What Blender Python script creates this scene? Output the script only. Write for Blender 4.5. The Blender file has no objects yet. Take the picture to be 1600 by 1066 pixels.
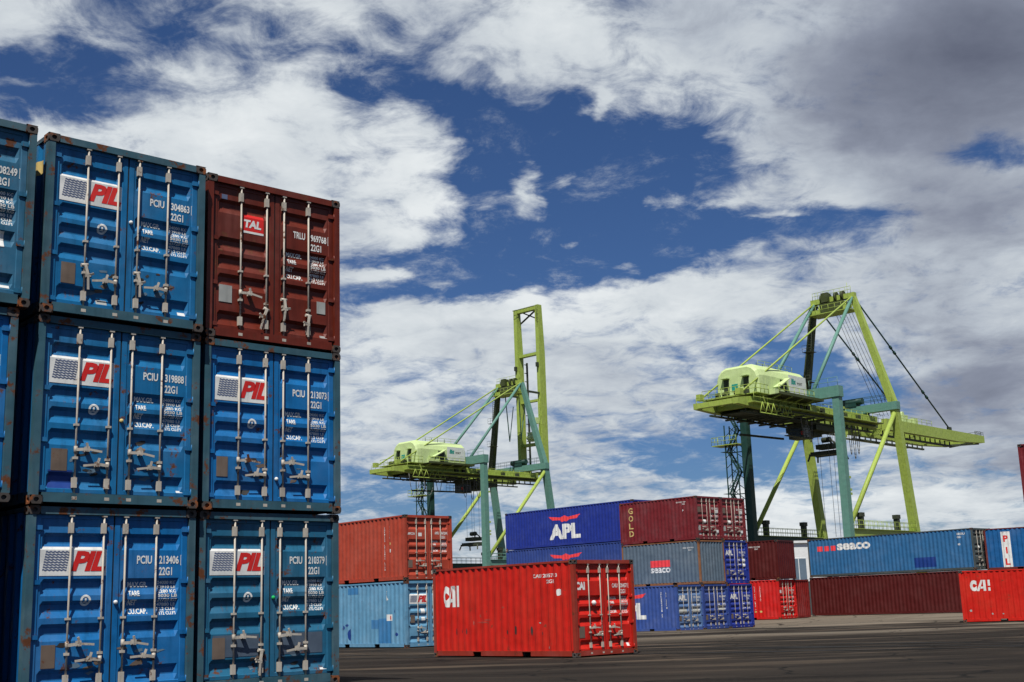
import bpy, bmesh, math, random
from mathutils import Vector, Matrix
random.seed(7)
S = bpy.context.scene
C = S.collection

# ---------------------------------------------------------------- camera
F, PI_, RO, HEYE = 1957.5, math.radians(12.096), math.radians(-1.925), 1.314
FW = Vector((0, math.cos(PI_), math.sin(PI_)))
UP = Vector((0, -math.sin(PI_), math.cos(PI_)))
RT = Vector((1, 0, 0))
CR_ = RT*math.cos(RO)+UP*math.sin(RO)
CU_ = -RT*math.sin(RO)+UP*math.cos(RO)
cam_d = bpy.data.cameras.new('camera')
cam = bpy.data.objects.new('camera', cam_d); C.objects.link(cam)
cam_d.sensor_width = 36; cam_d.lens = F/1600*36; cam_d.clip_start = .1; cam_d.clip_end = 20000
M = Matrix((CR_, CU_, -FW)).transposed().to_4x4(); M.translation = (0, 0, HEYE)
cam.matrix_world = M
S.camera = cam

# ---------------------------------------------------------------- exposure, sun
vs = S.view_settings
vs.view_transform = 'Standard'; vs.look = 'None'; vs.gamma = 1; vs.use_curve_mapping = False; vs.exposure = .42
SUNV = Vector((.75, 4.7, -7.95)).normalized()
sun_d = bpy.data.lights.new('sun', 'SUN'); sun_d.energy = 5.0; sun_d.angle = math.radians(.5); sun_d.color = (1, .965, .9)
sun = bpy.data.objects.new('sun', sun_d); C.objects.link(sun)
sun.rotation_euler = SUNV.to_track_quat('-Z', 'Y').to_euler(); sun.location = (0, 0, 100)

# ---------------------------------------------------------------- world: sky + clouds (laid out by azimuth and elevation)
W = bpy.data.worlds.new('World'); S.world = W; W.use_nodes = True
nt = W.node_tree; nt.nodes.clear()
def N(t, **k):
    n = nt.nodes.new(t)
    for a, b in k.items(): setattr(n, a, b)
    return n
def L(a, b): nt.links.new(a, b)
def mth(op, a, b=None, c=None, clamp=False):
    n = N('ShaderNodeMath', operation=op); n.use_clamp = clamp
    for i, v in enumerate((a, b, c)):
        if v is None: continue
        if isinstance(v, (int, float)): n.inputs[i].default_value = v
        else: L(v, n.inputs[i])
    return n.outputs[0]
def vm(op, a, b=None):
    n = N('ShaderNodeVectorMath', operation=op)
    for i, v in enumerate((a, b)):
        if v is None: continue
        if isinstance(v, (tuple, Vector)): n.inputs[i].default_value = v
        else: L(v, n.inputs[i])
    return n.outputs['Value'] if op in ('DOT_PRODUCT', 'LENGTH') else n.outputs[0]
def mapr(v, a, b, c, d, typ='SMOOTHSTEP'):
    n = N('ShaderNodeMapRange', interpolation_type=typ)
    L(v, n.inputs[0])
    for i, x in enumerate((a, b, c, d)): n.inputs[i+1].default_value = x
    return n.outputs[0]
def mixc(f, a, b, blend='MIX'):
    n = N('ShaderNodeMix', data_type='RGBA', blend_type=blend)
    if isinstance(f, (int, float)): n.inputs[0].default_value = f
    else: L(f, n.inputs[0])
    for i, v in ((6, a), (7, b)):
        if isinstance(v, tuple): n.inputs[i].default_value = (*v, 1) if len(v) == 3 else v
        else: L(v, n.inputs[i])
    return n.outputs[2]
def noise(vec, scale, detail, rough=.5, dist=0., lac=2.):
    n = N('ShaderNodeTexNoise'); L(vec, n.inputs['Vector'])
    n.inputs['Scale'].default_value = scale; n.inputs['Detail'].default_value = detail
    n.inputs['Roughness'].default_value = rough; n.inputs['Distortion'].default_value = dist; n.inputs['Lacunarity'].default_value = lac
    return n
sky = N('ShaderNodeTexSky', sky_type='NISHITA'); sky.sun_disc = False
sky.sun_elevation = math.asin(-SUNV.z); sky.sun_rotation = math.atan2(-SUNV.x, -SUNV.y)
sky.altitude = 300; sky.air_density = 1.0; sky.dust_density = .4; sky.ozone_density = 2.5
tc = N('ShaderNodeTexCoord')
dirn = vm('NORMALIZE', tc.outputs['Generated'])
sep = N('ShaderNodeSeparateXYZ'); L(dirn, sep.inputs[0])
az = mth('ARCTAN2', sep.outputs[0], sep.outputs[1])
el = mth('ARCSINE', sep.outputs[2])
# cloud-layer coordinates: clouds flatten towards the horizon
zz = mth('ADD', mth('MAXIMUM', sep.outputs[2], 0.0), .20)
cv = N('ShaderNodeCombineXYZ'); L(mth('DIVIDE', sep.outputs[0], zz), cv.inputs[0]); L(mth('DIVIDE', sep.outputs[1], zz), cv.inputs[1])
layer = cv.outputs[0]
w1 = noise(layer, 1.6, 3, .55).outputs['Color']
w2 = noise(layer, 6.0, 5, .6).outputs['Color']
warp = vm('ADD', vm('MULTIPLY', vm('SUBTRACT', w1, (.5, .5, .5)), (.13, .10, 0)), vm('MULTIPLY', vm('SUBTRACT', w2, (.5, .5, .5)), (.075, .055, 0)))
ae = N('ShaderNodeCombineXYZ'); L(az, ae.inputs[0]); L(el, ae.inputs[1])
pos = vm('ADD', ae.outputs[0], warp)
def azel(px, py):
    d = FW + CR_*((px-800)/F) + CU_*((533-py)/F)
    return math.atan2(d.x, d.y), math.atan2(d.z, math.hypot(d.x, d.y))
def blobs(lst, vec):
    tot = None
    for (px, py, rx, ry, wt) in lst:
        a, e = azel(px, py)
        q = vm('MULTIPLY', vm('SUBTRACT', vec, (a, e, 0)), (F/rx, F/ry, 0))
        g = mth('POWER', 2.718, mth('MULTIPLY', vm('DOT_PRODUCT', q, q), -1.0))
        g = mth('MULTIPLY', g, wt)
        tot = g if tot is None else mth('ADD', tot, g)
    return tot
BLUE = [(650, 180, 80, 26, .5), (540, 175, 50, 22, .35), (720, 240, 26, 40, .3), (420, 60, 50, 25, .35), (200, 110, 60, 25, .3), (870, 235, 140, 70, 1.0), (760, 175, 110, 50, .6), (980, 335, 140, 80, 1.0), (830, 395, 140, 60, .95), (1080, 350, 120, 50, .8), (1060, 225, 80, 60, .5),
        (1010, 415, 80, 38, .8), (900, 455, 50, 40, .7), (1260, 345, 130, 32, .75), (1130, 240, 70, 30, .45),
        (60, 130, 110, 50, .85), (290, 70, 120, 50, .55), (500, 100, 80, 40, .45), (610, 60, 90, 35, .28), (640, 130, 80, 35, .35), (560, 215, 60, 45, .4), (20, 85, 60, 25, .5),
        (600, 375, 130, 28, .75), (620, 450, 130, 32, .8), (760, 330, 60, 40, .7), (740, 440, 90, 30, .6),
        (1170, 640, 110, 60, .55), (1310, 590, 110, 45, .85), (1060, 690, 120, 45, .7), (1240, 760, 110, 55, .75), (560, 770, 90, 35, .5), (690, 790, 110, 30, .45), (1120, 745, 90, 40, .5), (1560, 745, 60, 30, .3),
        (1560, 215, 80, 30, .75), (880, 560, 60, 25, .15)]
WISP = [(905, 386, 48, 12, 1.), (950, 356, 36, 12, .8), (890, 272, 34, 14, .9), (820, 270, 30, 30, .8), (1050, 300, 26, 12, .6), (700, 435, 60, 14, .8), (960, 430, 30, 10, .6), (1190, 335, 40, 12, .8), (800, 132, 20, 10, .5), (600, 400, 70, 14, .5), (935, 175, 14, 24, .6), (330, 75, 50, 18, .5), (60, 120, 60, 14, .5), (820, 310, 40, 30, .6)]
WHITE = [(800, 500, 160, 45, .5), (1090, 470, 190, 60, .5), (1270, 265, 150, 45, .45), (650, 230, 90, 45, .55), (700, 290, 110, 40, .5), (380, 220, 170, 60, .45), (620, 410, 80, 22, .45), (130, 190, 130, 40, .4), (1225, 795, 90, 45, 1.0), (1490, 785, 120, 35, .55), (1300, 680, 200, 40, .25), (880, 60, 200, 90, .4), (640, 560, 150, 70, .3), (450, 150, 70, 40, .2), (480, 40, 60, 35, .3)]
DARK = [(1560, 70, 230, 170, 1.0), (1330, 150, 130, 110, .35), (1500, 330, 160, 60, .5), (1580, 600, 150, 110, .6), (1420, 590, 130, 60, .25), (1480, 690, 180, 40, .15), (1050, 10, 80, 60, .3), (640, 10, 80, 50, .2), (1460, 450, 130, 50, .25), (960, 650, 140, 60, .12), (1230, 90, 120, 70, .2), (1350, 250, 120, 60, .15)]
wi = blobs(WISP, pos); b = blobs(BLUE, pos); wh = blobs(WHITE, pos); dk = blobs(DARK, pos)
f1 = noise(layer, 3.1, 11, .66, .35).outputs[0]
f2 = noise(layer, 11., 8, .65, .5).outputs[0]
fb = mth('ADD', mth('MULTIPLY', mth('SUBTRACT', f1, .5), 2.2), mth('MULTIPLY', mth('SUBTRACT', f2, .5), 1.7))
dens = mth('ADD', mth('SUBTRACT', mth('ADD', .56, fb), mth('MULTIPLY', b, 1.05)), mth('MULTIPLY', wh, .6))
dens = mth('ADD', mth('ADD', dens, mth('MULTIPLY', wi, 1.05)), mth('MULTIPLY', dk, .45))
cov = mapr(dens, -.12, .74, 0, 1)
thin = noise(layer, 6.5, 9, .72, .3).outputs[0]
cov = mth('MAXIMUM', cov, mapr(thin, .52, .86, 0, .75))
back = mapr(sep.outputs[1], -.35, .25, .12, 1)  # cloud cover thinned out of view behind the camera to weaken fill light
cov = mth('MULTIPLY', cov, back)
# cloud tone: lit tops bright, thick parts grey; slight blue in thin parts
f3 = noise(layer, 3.6, 7, .6, .3).outputs[0]
tone = mth('ADD', mth('ADD', mth('MULTIPLY', mth('MULTIPLY', mth('SUBTRACT', f3, .5), .95), mapr(dk, .1, .9, 1, .45)), .66), mth('SUBTRACT', mth('MULTIPLY', wh, .40), mth('MULTIPLY', dk, .60)))
tone = mth('ADD', tone, mth('MULTIPLY', mth('MULTIPLY', mth('SUBTRACT', f2, .5), .45), mapr(dk, .1, .8, 1, .1)))
cr = N('ShaderNodeValToRGB'); L(tone, cr.inputs[0])
e = cr.color_ramp.elements
e[0].position = 0.0; e[0].color = (.105, .12, .175, 1)
e[1].position = 1.0; e[1].color = (.82, .86, .88, 1)
for p_, c_ in ((.28, (.26, .29, .37, 1)), (.52, (.48, .53, .60, 1)), (.75, (.66, .71, .75, 1))):
    q = e.new(p_); q.color = c_
cloudcol = mixc(1.0, cr.outputs[0], (9.6, 9.6, 9.6), 'MULTIPLY')
skyc = mixc(1.0, sky.outputs[0], (.30, .425, .63), 'MULTIPLY')
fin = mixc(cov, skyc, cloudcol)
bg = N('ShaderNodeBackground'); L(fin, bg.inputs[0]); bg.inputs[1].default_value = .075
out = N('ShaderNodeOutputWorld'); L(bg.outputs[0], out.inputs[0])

# ---------------------------------------------------------------- materials
def newmat(name):
    m = bpy.data.materials.new(name); m.use_nodes = True
    return m
MC = {}
def paint(name, col, rough=.45, fade=.35, rust=.3, metal=0., grime=.4, rustcol=(.13, .045, .018), dull=(.35, .36, .36)):
    """weathered paint: large faded areas, vertical grime streaks, rust patches"""
    global nt
    if name in MC: return MC[name]
    col = tuple(c*.8 for c in col) if not name.startswith('lime') else col
    m = newmat(name); MC[name] = m; keep = nt; nt = m.node_tree
    bs = nt.nodes['Principled BSDF']
    t = N('ShaderNodeTexCoord'); oi = N('ShaderNodeObjectInfo')
    v = vm('ADD', t.outputs['Object'], (0, 0, 0)); 
    rv = N('ShaderNodeCombineXYZ'); r = mth('MULTIPLY', oi.outputs['Random'], 37.)
    L(r, rv.inputs[0]); L(r, rv.inputs[1]); L(r, rv.inputs[2])
    v = vm('ADD', v, rv.outputs[0])
    n1 = noise(v, .9, 6, .6).outputs[0]
    n2 = noise(vm('MULTIPLY', v, (7, 7, .7)), 1.0, 5, .65).outputs[0]
    n3 = noise(v, 3.2, 10, .72).outputs[0]
    n4 = noise(v, 26., 4, .6).outputs[0]
    bright = tuple(min(1, c*1.0+.0) for c in col)
    faded = tuple(c*.80+d*.20 for c, d in zip(col, dull))
    dark = tuple(c*.55 for c in col)
    c1 = mixc(mth('MULTIPLY', mapr(n1, .42, .72, 0, 1), fade), bright, faded)
    c2 = mixc(mth('MULTIPLY', mapr(n2, .45, .75, 0, 1), grime), c1, dark)
    c2 = mixc(mth('MULTIPLY', mapr(n4, .55, .75, 0, 1), grime*.4), c2, dark)
    rm = mth('MULTIPLY', mapr(n3, .66-.14*rust, .72-.14*rust, 0, 1), min(1, rust*2.2))
    n5 = noise(vm('MULTIPLY', v, (9, 9, 1.1)), 1.3, 6, .7).outputs[0]
    run = mth('MULTIPLY', mth('MULTIPLY', mapr(n5, .58, .74, 0, 1), mapr(n3, .46, .62, 0, 1)), min(.8, rust*2.4))
    c2 = mixc(run, c2, tuple(x*.8 for x in rustcol))
    c3 = mixc(rm, c2, mixc(n4, rustcol, tuple(x*.4 for x in rustcol)))
    L(c3, bs.inputs['Base Color'])
    L(mth('ADD', mth('MULTIPLY', n1, .25), mth('ADD', mth('MULTIPLY', rm, .3), rough-.1)), bs.inputs['Roughness'])
    bs.inputs['Metallic'].default_value = metal
    bs.inputs['Specular IOR Level'].default_value = .22
    bp = N('ShaderNodeBump'); bp.inputs['Strength'].default_value = .25; bp.inputs['Distance'].default_value = .02
    L(mth('ADD', n1, mth('MULTIPLY', n4, .15)), bp.inputs['Height'])
    b2 = N('ShaderNodeBump'); b2.inputs['Strength'].default_value = .55; b2.inputs['Distance'].default_value = .07
    L(noise(v, 1.7, 2, .45).outputs[0], b2.inputs['Height']); L(bp.outputs[0], b2.inputs['Normal']); L(b2.outputs[0], bs.inputs['Normal'])
    nt = keep
    return m
WHITE_M = paint('white_lettering', (.76, .76, .73), .55, .3, .3, grime=.5)
RED_M = paint('red_lettering', (.62, .022, .02), .5, .1, .05, grime=.15)
GOLD_M = paint('gold_lettering', (.62, .46, .17), .5, .1, .1)
WAVE_M = paint('wave_emblem_paint', (.11, .14, .24), .5, .1, .05)
SCREEN_M = paint('screen_red_lettering', (.85, .06, .07), .5, .1, .05, grime=.1)
RODM = paint('galvanised_steel', (.50, .45, .38), .6, .4, .62, metal=.1, grime=.8)
CASTM = paint('rusty_casting', (.06, .05, .045), .7, .3, 1.05, rustcol=(.26, .085, .03))
SCRB = paint('scraped_blue', (.10, .17, .24), .7, .5, .3)
RUBBER = paint('black_rubber', (.012, .012, .012), .7, .1, .05)
PLATE = paint('rusted_plate', (.15, .11, .085), .6, .3, .5)
GREYPL = paint('grey_plate', (.36, .37, .35), .5, .3, .2)
FLOORM = paint('underframe_dark', (.03, .028, .027), .8, .3, .5)
HOLE = paint('casting_hole_dark', (.006, .006, .006), .9, .0, .0)
GREENM = paint('green_seal', (.02, .45, .12), .4, 0, 0)
BLUEP = paint('blue_repaint', (.012, .045, .22), .5, .2, .2)

# ---------------------------------------------------------------- mesh helpers
def mesh(name, bm):
    me = bpy.data.meshes.new(name); bm.normal_update(); bm.to_mesh(me); bm.free(); return me
def obj(name, data, m, parent=None, loc=None):
    if isinstance(data, bmesh.types.BMesh): data = mesh(name, data)
    if m and not data.materials: data.materials.append(m)
    o = bpy.data.objects.new(name, data); C.objects.link(o)
    if m and data.materials[0] != m:
        o.material_slots[0].link = 'OBJECT'; o.material_slots[0].material = m
    if parent: o.parent = parent
    if loc: o.location = loc
    return o
def thing(name, label, cat, loc=(0, 0, 0), rz=0, group=None):
    o = bpy.data.objects.new(name, None); C.objects.link(o); o.empty_display_size = .5
    o.location = loc; o.rotation_euler = (0, 0, rz)
    o['label'] = label; o['category'] = cat
    if group: o['group'] = group
    return o
def tag(o, label, cat, group=None):
    o['label'] = label; o['category'] = cat
    if group: o['group'] = group
    return o
def box(bm, x0, x1, y0, y1, z0, z1):
    vs_ = [bm.verts.new((x, y, z)) for x in (x0, x1) for y in (y0, y1) for z in (z0, z1)]
    for f in ((0, 1, 3, 2), (4, 6, 7, 5), (0, 4, 5, 1), (2, 3, 7, 6), (0, 2, 6, 4), (1, 5, 7, 3)):
        bm.faces.new([vs_[i] for i in f])
def frame_of(p, q, ref=Vector((0, 0, 1))):
    d = (q-p).normalized()
    if abs(d.dot(ref)) > .98: ref = Vector((1, 0, 0))
    s = d.cross(ref).normalized(); u = s.cross(d).normalized()
    return d, s, u
def beam(bm, p, q, w, h, w2=None, h2=None, ref=Vector((0, 0, 1))):
    p = Vector(p); q = Vector(q); d, s, u = frame_of(p, q, ref)
    w2 = w if w2 is None else w2; h2 = h if h2 is None else h2
    A = [bm.verts.new(p+s*a*w/2+u*b_*h/2) for a, b_ in ((-1, -1), (1, -1), (1, 1), (-1, 1))]
    B = [bm.verts.new(q+s*a*w2/2+u*b_*h2/2) for a, b_ in ((-1, -1), (1, -1), (1, 1), (-1, 1))]
    bm.faces.new(A); bm.faces.new(B[::-1])
    for i in range(4): bm.faces.new((A[i], B[i], B[(i+1) % 4], A[(i+1) % 4]))
def tube(bm, p, q, r, n=8, r2=None, caps=True):
    p = Vector(p); q = Vector(q); d, s, u = frame_of(p, q); r2 = r if r2 is None else r2
    A = []; B = []
    for i in range(n):
        a = 2*math.pi*i/n; v = s*math.cos(a)+u*math.sin(a)
        A.append(bm.verts.new(p+v*r)); B.append(bm.verts.new(q+v*r2))
    for i in range(n):
        f = bm.faces.new((A[i], B[i], B[(i+1) % n], A[(i+1) % n])); f.smooth = True
    if caps: bm.faces.new(A); bm.faces.new(B[::-1])
def path(bm, pts, r, n=6):
    for a, b_ in zip(pts, pts[1:]): tube(bm, a, b_, r, n)
def rail(bm, p, q, h=1.05, step=1.5, r=.03):
    p = Vector(p); q = Vector(q); k = max(1, round((q-p).length/step)); up = Vector((0, 0, 1))
    for i in range(k+1):
        a = p.lerp(q, i/k); tube(bm, a, a+up*h, r, 4)
    for z in (h, h*.5): tube(bm, p+up*z, q+up*z, r, 4)

# lettering: a 2-D outline of a string scaled into a unit box
TX = {}
def glyphs(s, bold=.0, shear=0., space=1.):
    k = (s, bold, shear, space)
    if k in TX: return TX[k]
    cu = bpy.data.curves.new('t', 'FONT'); cu.body = s; cu.size = 1; cu.offset = bold; cu.shear = shear; cu.space_character = space
    cu.resolution_u = 3; cu.fill_mode = 'FRONT'
    o = bpy.data.objects.new('t', cu); C.objects.link(o)
    me = bpy.data.meshes.new_from_object(o.evaluated_get(bpy.context.evaluated_depsgraph_get()))
    vs_ = [(v.co.x, v.co.y) for v in me.vertices]; fs = [tuple(p.vertices) for p in me.polygons]
    bpy.data.objects.remove(o); bpy.data.curves.remove(cu); bpy.data.meshes.remove(me)
    x0 = min(v[0] for v in vs_); x1 = max(v[0] for v in vs_); y0 = min(v[1] for v in vs_); y1 = max(v[1] for v in vs_)
    TX[k] = ([((x-x0)/(x1-x0), (y-y0)/(y1-y0)) for x, y in vs_], fs)
    return TX[k]
def poly2(bm, pts):
    bm.faces.new([bm.verts.new((x, y, 0)) for x, y in pts])
def put_text(bm, s, x, z, w, h, bold=0., shear=0., space=1.):
    """add a string to a flat bmesh (x right, y up) inside the box x..x+w, z..z+h"""
    vs_, fs = glyphs(s, bold, shear, space)
    V = [bm.verts.new((x+a*w, z+b_*h, 0)) for a, b_ in vs_]
    for f in fs:
        try: bm.faces.new([V[i] for i in f])
        except ValueError: pass
def rect2(bm, x0, x1, z0, z1): poly2(bm, ((x0, z0), (x1, z0), (x1, z1), (x0, z1)))

# ---------------------------------------------------------------- shipping containers
CW, CH = 2.438, 2.591
L20, L40 = 6.058, 12.192
def sdepth(s):                       # side wall: trapezoid corrugation, s along the length
    t = (s % .278)/.278
    if t < .26: return 0.
    if t < .5: return (t-.26)/.24*.036
    if t < .76: return .036
    return (1-(t-.76)/.24)*.036
SB = (0, .26, .5, .76)
def sbreaks(a, b_):
    r = [a]; k = math.floor(a/.278)
    while k*.278 < b_:
        for f in SB:
            s = (k+f)*.278
            if a+1e-4 < s < b_-1e-4: r.append(s)
        k += 1
    return r+[b_]
GROOVE = (2.13, 1.52, 1.23, .93, .34)
def gprof():
    pts = [(0, 0)]
    for g in sorted(GROOVE): pts += [(g-.12, 0), (g-.035, .046), (g+.055, .046), (g+.105, 0)]
    return pts+[(3, 0)]
GP = gprof()
def gdepth(z):
    for (a, d0), (b_, d1) in zip(GP, GP[1:]):
        if a <= z <= b_: return d0+(d1-d0)*(z-a)/(b_-a) if b_ > a else d0
    return 0
DY = .055                           # door skin behind the face of the frame
def door_bm():
    bm = bmesh.new(); x0, x1, z0, z1 = .0, 1.095, .0, 2.31; zo = .165
    xs = [x0, .075, .085, .11, .15, x1-.15, x1-.11, x1-.085, x1-.075, x1]
    zs = sorted(set([z0, .05, .06, z1-.06, z1-.05, z1]+[z-zo for z, d in GP if .06 < z-zo < z1-.06]))
    def d(i, x, z):
        inner = (3 <= i <= 6) and .055 < z < z1-.055
        base = 0 if (i <= 1 or i >= 8 or z <= .0501 or z >= z1-.0501) else .012
        e_ = 1 if 4 <= i <= 5 else 0
        return base+(gdepth(z+zo)*e_ if inner else 0)
    V = [[bm.verts.new((x, d(i, x, z), z)) for z in zs] for i, x in enumerate(xs)]
    for i in range(len(xs)-1):
        for j in range(len(zs)-1): bm.faces.new((V[i][j], V[i+1][j], V[i+1][j+1], V[i][j+1]))
    # edges and back give the leaf its thickness
    a = [bm.verts.new((x, .09, z)) for x, z in ((x0, z0), (x1, z0), (x1, z1), (x0, z1))]
    bm.faces.new(a[::-1])
    n, m_ = len(xs), len(zs)
    bm.faces.new([V[i][0] for i in range(n-1, -1, -1)]+[a[0], a[1]])
    bm.faces.new([V[n-1][j] for j in range(m_-1, -1, -1)]+[a[1], a[2]])
    bm.faces.new([V[i][m_-1] for i in range(n)]+[a[2], a[3]])
    bm.faces.new([V[0][j] for j in range(m_)]+[a[3], a[0]])
    return mesh('door', bm)
def wall_bm(length, h0=.165, h1=2.52):
    bm = bmesh.new(); b_ = sbreaks(0, length); cols = []
    for s in b_: cols.append((bm.verts.new((0, s, h0)), bm.verts.new((0, s, h1)), s))
    for s in b_[:]: pass
    V = [(bm.verts.new((sdepth(s), s, h0)), bm.verts.new((sdepth(s), s, h1))) for s in b_]
    I = [(bm.verts.new((sdepth(s)+.006, s, h0)), bm.verts.new((sdepth(s)+.006, s, h1))) for s in b_]
    for c in cols: bm.verts.remove(c[0]); bm.verts.remove(c[1])
    for i in range(len(b_)-1):
        bm.faces.new((V[i][0], V[i][1], V[i+1][1], V[i+1][0])); bm.faces.new((I[i][0], I[i+1][0], I[i+1][1], I[i][1]))
    return mesh('side_wall', bm)
def holed(bm, O, U, Vv, Nn, w, h, rx, rz, depth):
    """rectangular face with an oval hole, N pointing outwards"""
    n = 12; ring = []; inn = []; bk = []
    O = Vector(O); U = Vector(U); Vv = Vector(Vv); Nn = Vector(Nn); c = O+U*w/2+Vv*h/2
    for i in range(n):
        a = 2*math.pi*(i+.5)/n; ca, sa = math.cos(a), math.sin(a)
        k = min(w/2/abs(ca) if abs(ca) > 1e-6 else 9, h/2/abs(sa) if abs(sa) > 1e-6 else 9)
        ring.append(bm.verts.new(c+U*ca*k+Vv*sa*k)); p = c+U*ca*rx+Vv*sa*rz
        inn.append(bm.verts.new(p)); bk.append(bm.verts.new(p-Nn*depth))
    for i in range(n):
        j = (i+1) % n; bm.faces.new((ring[i], ring[j], inn[j], inn[i])); bm.faces.new((inn[i], inn[j], bk[j], bk[i]))
    bm.faces.new(bk)
    for cu, cv_ in ((1, 1), (-1, 1), (-1, -1), (1, -1)):
        pass
def casting_bm():
    """corner casting, outer corner at the origin, body in +x +y +z (0.162 x 0.178 x 0.118)"""
    bm = bmesh.new(); w, l, h = .162, .178, .118
    holed(bm, (0, 0, 0), (1, 0, 0), (0, 0, 1), (0, -1, 0), w, h, .038, .032, .03)
    holed(bm, (0, 0, 0), (0, 1, 0), (0, 0, 1), (-1, 0, 0), l, h, .04, .032, .03)
    # fill the small corner triangles left by the ring, plus the remaining sides
    box(bm, .0315, w, .0315, l, 0.001, h-.001)
    for (a, b_) in (((0, 0), (w, 0)), ((0, 0), (0, l))):
        pass
    for z in (0, h):
        bm.faces.new([bm.verts.new((x, y, z)) for x, y in ((0, 0), (w, 0), (w, l), (0, l))])
    bm.faces.new([bm.verts.new(p) for p in ((w, 0, 0), (w, l, 0), (w, l, h), (w, 0, h))])
    bm.faces.new([bm.verts.new(p) for p in ((0, l, 0), (w, l, 0), (w, l, h), (0, l, h))])
    bmesh.ops.recalc_face_normals(bm, faces=bm.faces)
    return mesh('corner_casting', bm)
def frame_bm(Ln, doors=True):
    bm = bmesh.new(); t = .006
    x1 = CW-t
    for x in (t, x1-.10):
        bx0 = x
        # door-end posts (with a web behind) and front posts
        for y0, y1 in ((t, .12), (Ln-.12, Ln-t)): box(bm, bx0, bx0+.10, y0, y1, .116, CH-.116)
    # side rails
    for a, b_ in ((t, .068), (CW-.068, x1)):
        box(bm, a, b_, .178, Ln-.178, CH-.07, CH-.012)
        if Ln < 8:
            q0, q1 = Ln/2-1.23, Ln/2-.87; q2, q3 = Ln/2+.87, Ln/2+1.23
            for s0, s1 in ((.178, q0), (q1, q2), (q3, Ln-.178)): box(bm, a, b_-.02, s0, s1, .03, .168)
            for s0, s1 in ((q0, q1), (q2, q3)): box(bm, a, b_-.02, s0, s1, .145, .168)
        else: box(bm, a, b_-.02, .178, Ln-.178, .03, .168)
    # door header and sill, front header and sill
    box(bm, .162, CW-.162, t, .10, CH-.112, CH-.012); box(bm, .162, CW-.162, .012, .09, .03, .158)
    box(bm, .162, CW-.162, Ln-.10, Ln-t, CH-.10, CH-.02); box(bm, .162, CW-.162, Ln-.09, Ln-t, .03, .168)
    return mesh('frame', bm)
def roof_bm(Ln):
    bm = bmesh.new(); n = int((Ln-.24)/.42); V = []
    for i in range(n*4+1):
        t = i/(n*4); y = .12+t*(Ln-.24); z = CH-.03+(.018 if i % 4 in (1, 2) else 0)
        V.append((bm.verts.new((.05, y, z-.01)), bm.verts.new((.3, y, z)), bm.verts.new((CW-.3, y, z)), bm.verts.new((CW-.05, y, z-.01))))
    for a, b_ in zip(V, V[1:]):
        for k in range(3): bm.faces.new((a[k], a[k+1], b_[k+1], b_[k]))
    return mesh('roof', bm)
def floor_bm(Ln):
    bm = bmesh.new(); box(bm, .06, CW-.06, .1, Ln-.1, .14, .17)
    n = int(Ln/.45)
    for i in range(n):
        y = .3+i*(Ln-.6)/(n-1); box(bm, .06, CW-.06, y-.03, y+.03, .03, .14)
    return mesh('floor', bm)
def endwall_bm():
    bm = bmesh.new(); b_ = sbreaks(0, CW-.22)
    V = [(bm.verts.new((s, -sdepth(s), .165)), bm.verts.new((s, -sdepth(s), 2.5))) for s in b_]
    I = [(bm.verts.new((s, -sdepth(s)-.006, .165)), bm.verts.new((s, -sdepth(s)-.006, 2.5))) for s in b_]
    for i in range(len(b_)-1):
        bm.faces.new((V[i][0], V[i][1], V[i+1][1], V[i+1][0])); bm.faces.new((I[i][0], I[i+1][0], I[i+1][1], I[i][1]))
    return mesh('front_wall', bm)
def rod_bm():
    bm = bmesh.new(); tube(bm, (0, 0, .07), (0, 0, 2.50), .0145, 8)
    for z in (.09, 2.475):                                   # cams
        box(bm, -.035, .035, -.02, .022, z-.022, z+.022)
    for z, hh in ((2.30, .07), (.30, .07)):                   # bearing brackets
        box(bm, -.036, .026, -.024, .03, z-hh, z+hh)
    box(bm, -.035, .03, -.022, .03, 1.08, 1.11)
    box(bm, -.03, .028, -.024, .03, .62, .655)
    return mesh('lock_rod', bm)
def handle_bm():
    """locking handle: a flat bar swung out from the rod, ending in its catch"""
    bm = bmesh.new()
    beam(bm, (.0, -.03, 0), (.15, -.045, .012), .014, .04)
    beam(bm, (.15, -.045, .012), (.36, -.04, -.012), .012, .03)
    box(bm, .13, .18, -.05, .03, -.02, .05)
    beam(bm, (.155, -.04, .03), (.135, -.045, .10), .02, .03)
    tube(bm, (.0, -.0, -.05), (.0, 0, .05), .026, 8)
    return mesh('door_handle', bm)
def hinge_bm():
    bm = bmesh.new(); tube(bm, (0, 0, -.055), (0, 0, .055), .016, 8); beam(bm, (0, .01, 0), (.11, .016, 0), .018, .06)
    return mesh('hinge', bm)
PM = dict(door=door_bm(), casting=casting_bm(), rod=rod_bm(), handle=handle_bm(), hinge=hinge_bm(), endw=endwall_bm())
for nm, ln in (('20', L20), ('40', L40)):
    PM['frame'+nm] = frame_bm(ln); PM['wall'+nm] = wall_bm(ln-.24); PM['roof'+nm] = roof_bm(ln); PM['floor'+nm] = floor_bm(ln)
MATV = {}
def matmesh(key, m):
    """one copy of a prototype mesh per material"""
    k = (key, m.name)
    if k not in MATV:
        me = PM[key].copy(); me.materials.clear(); me.materials.append(m); MATV[k] = me
    return MATV[k]
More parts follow.
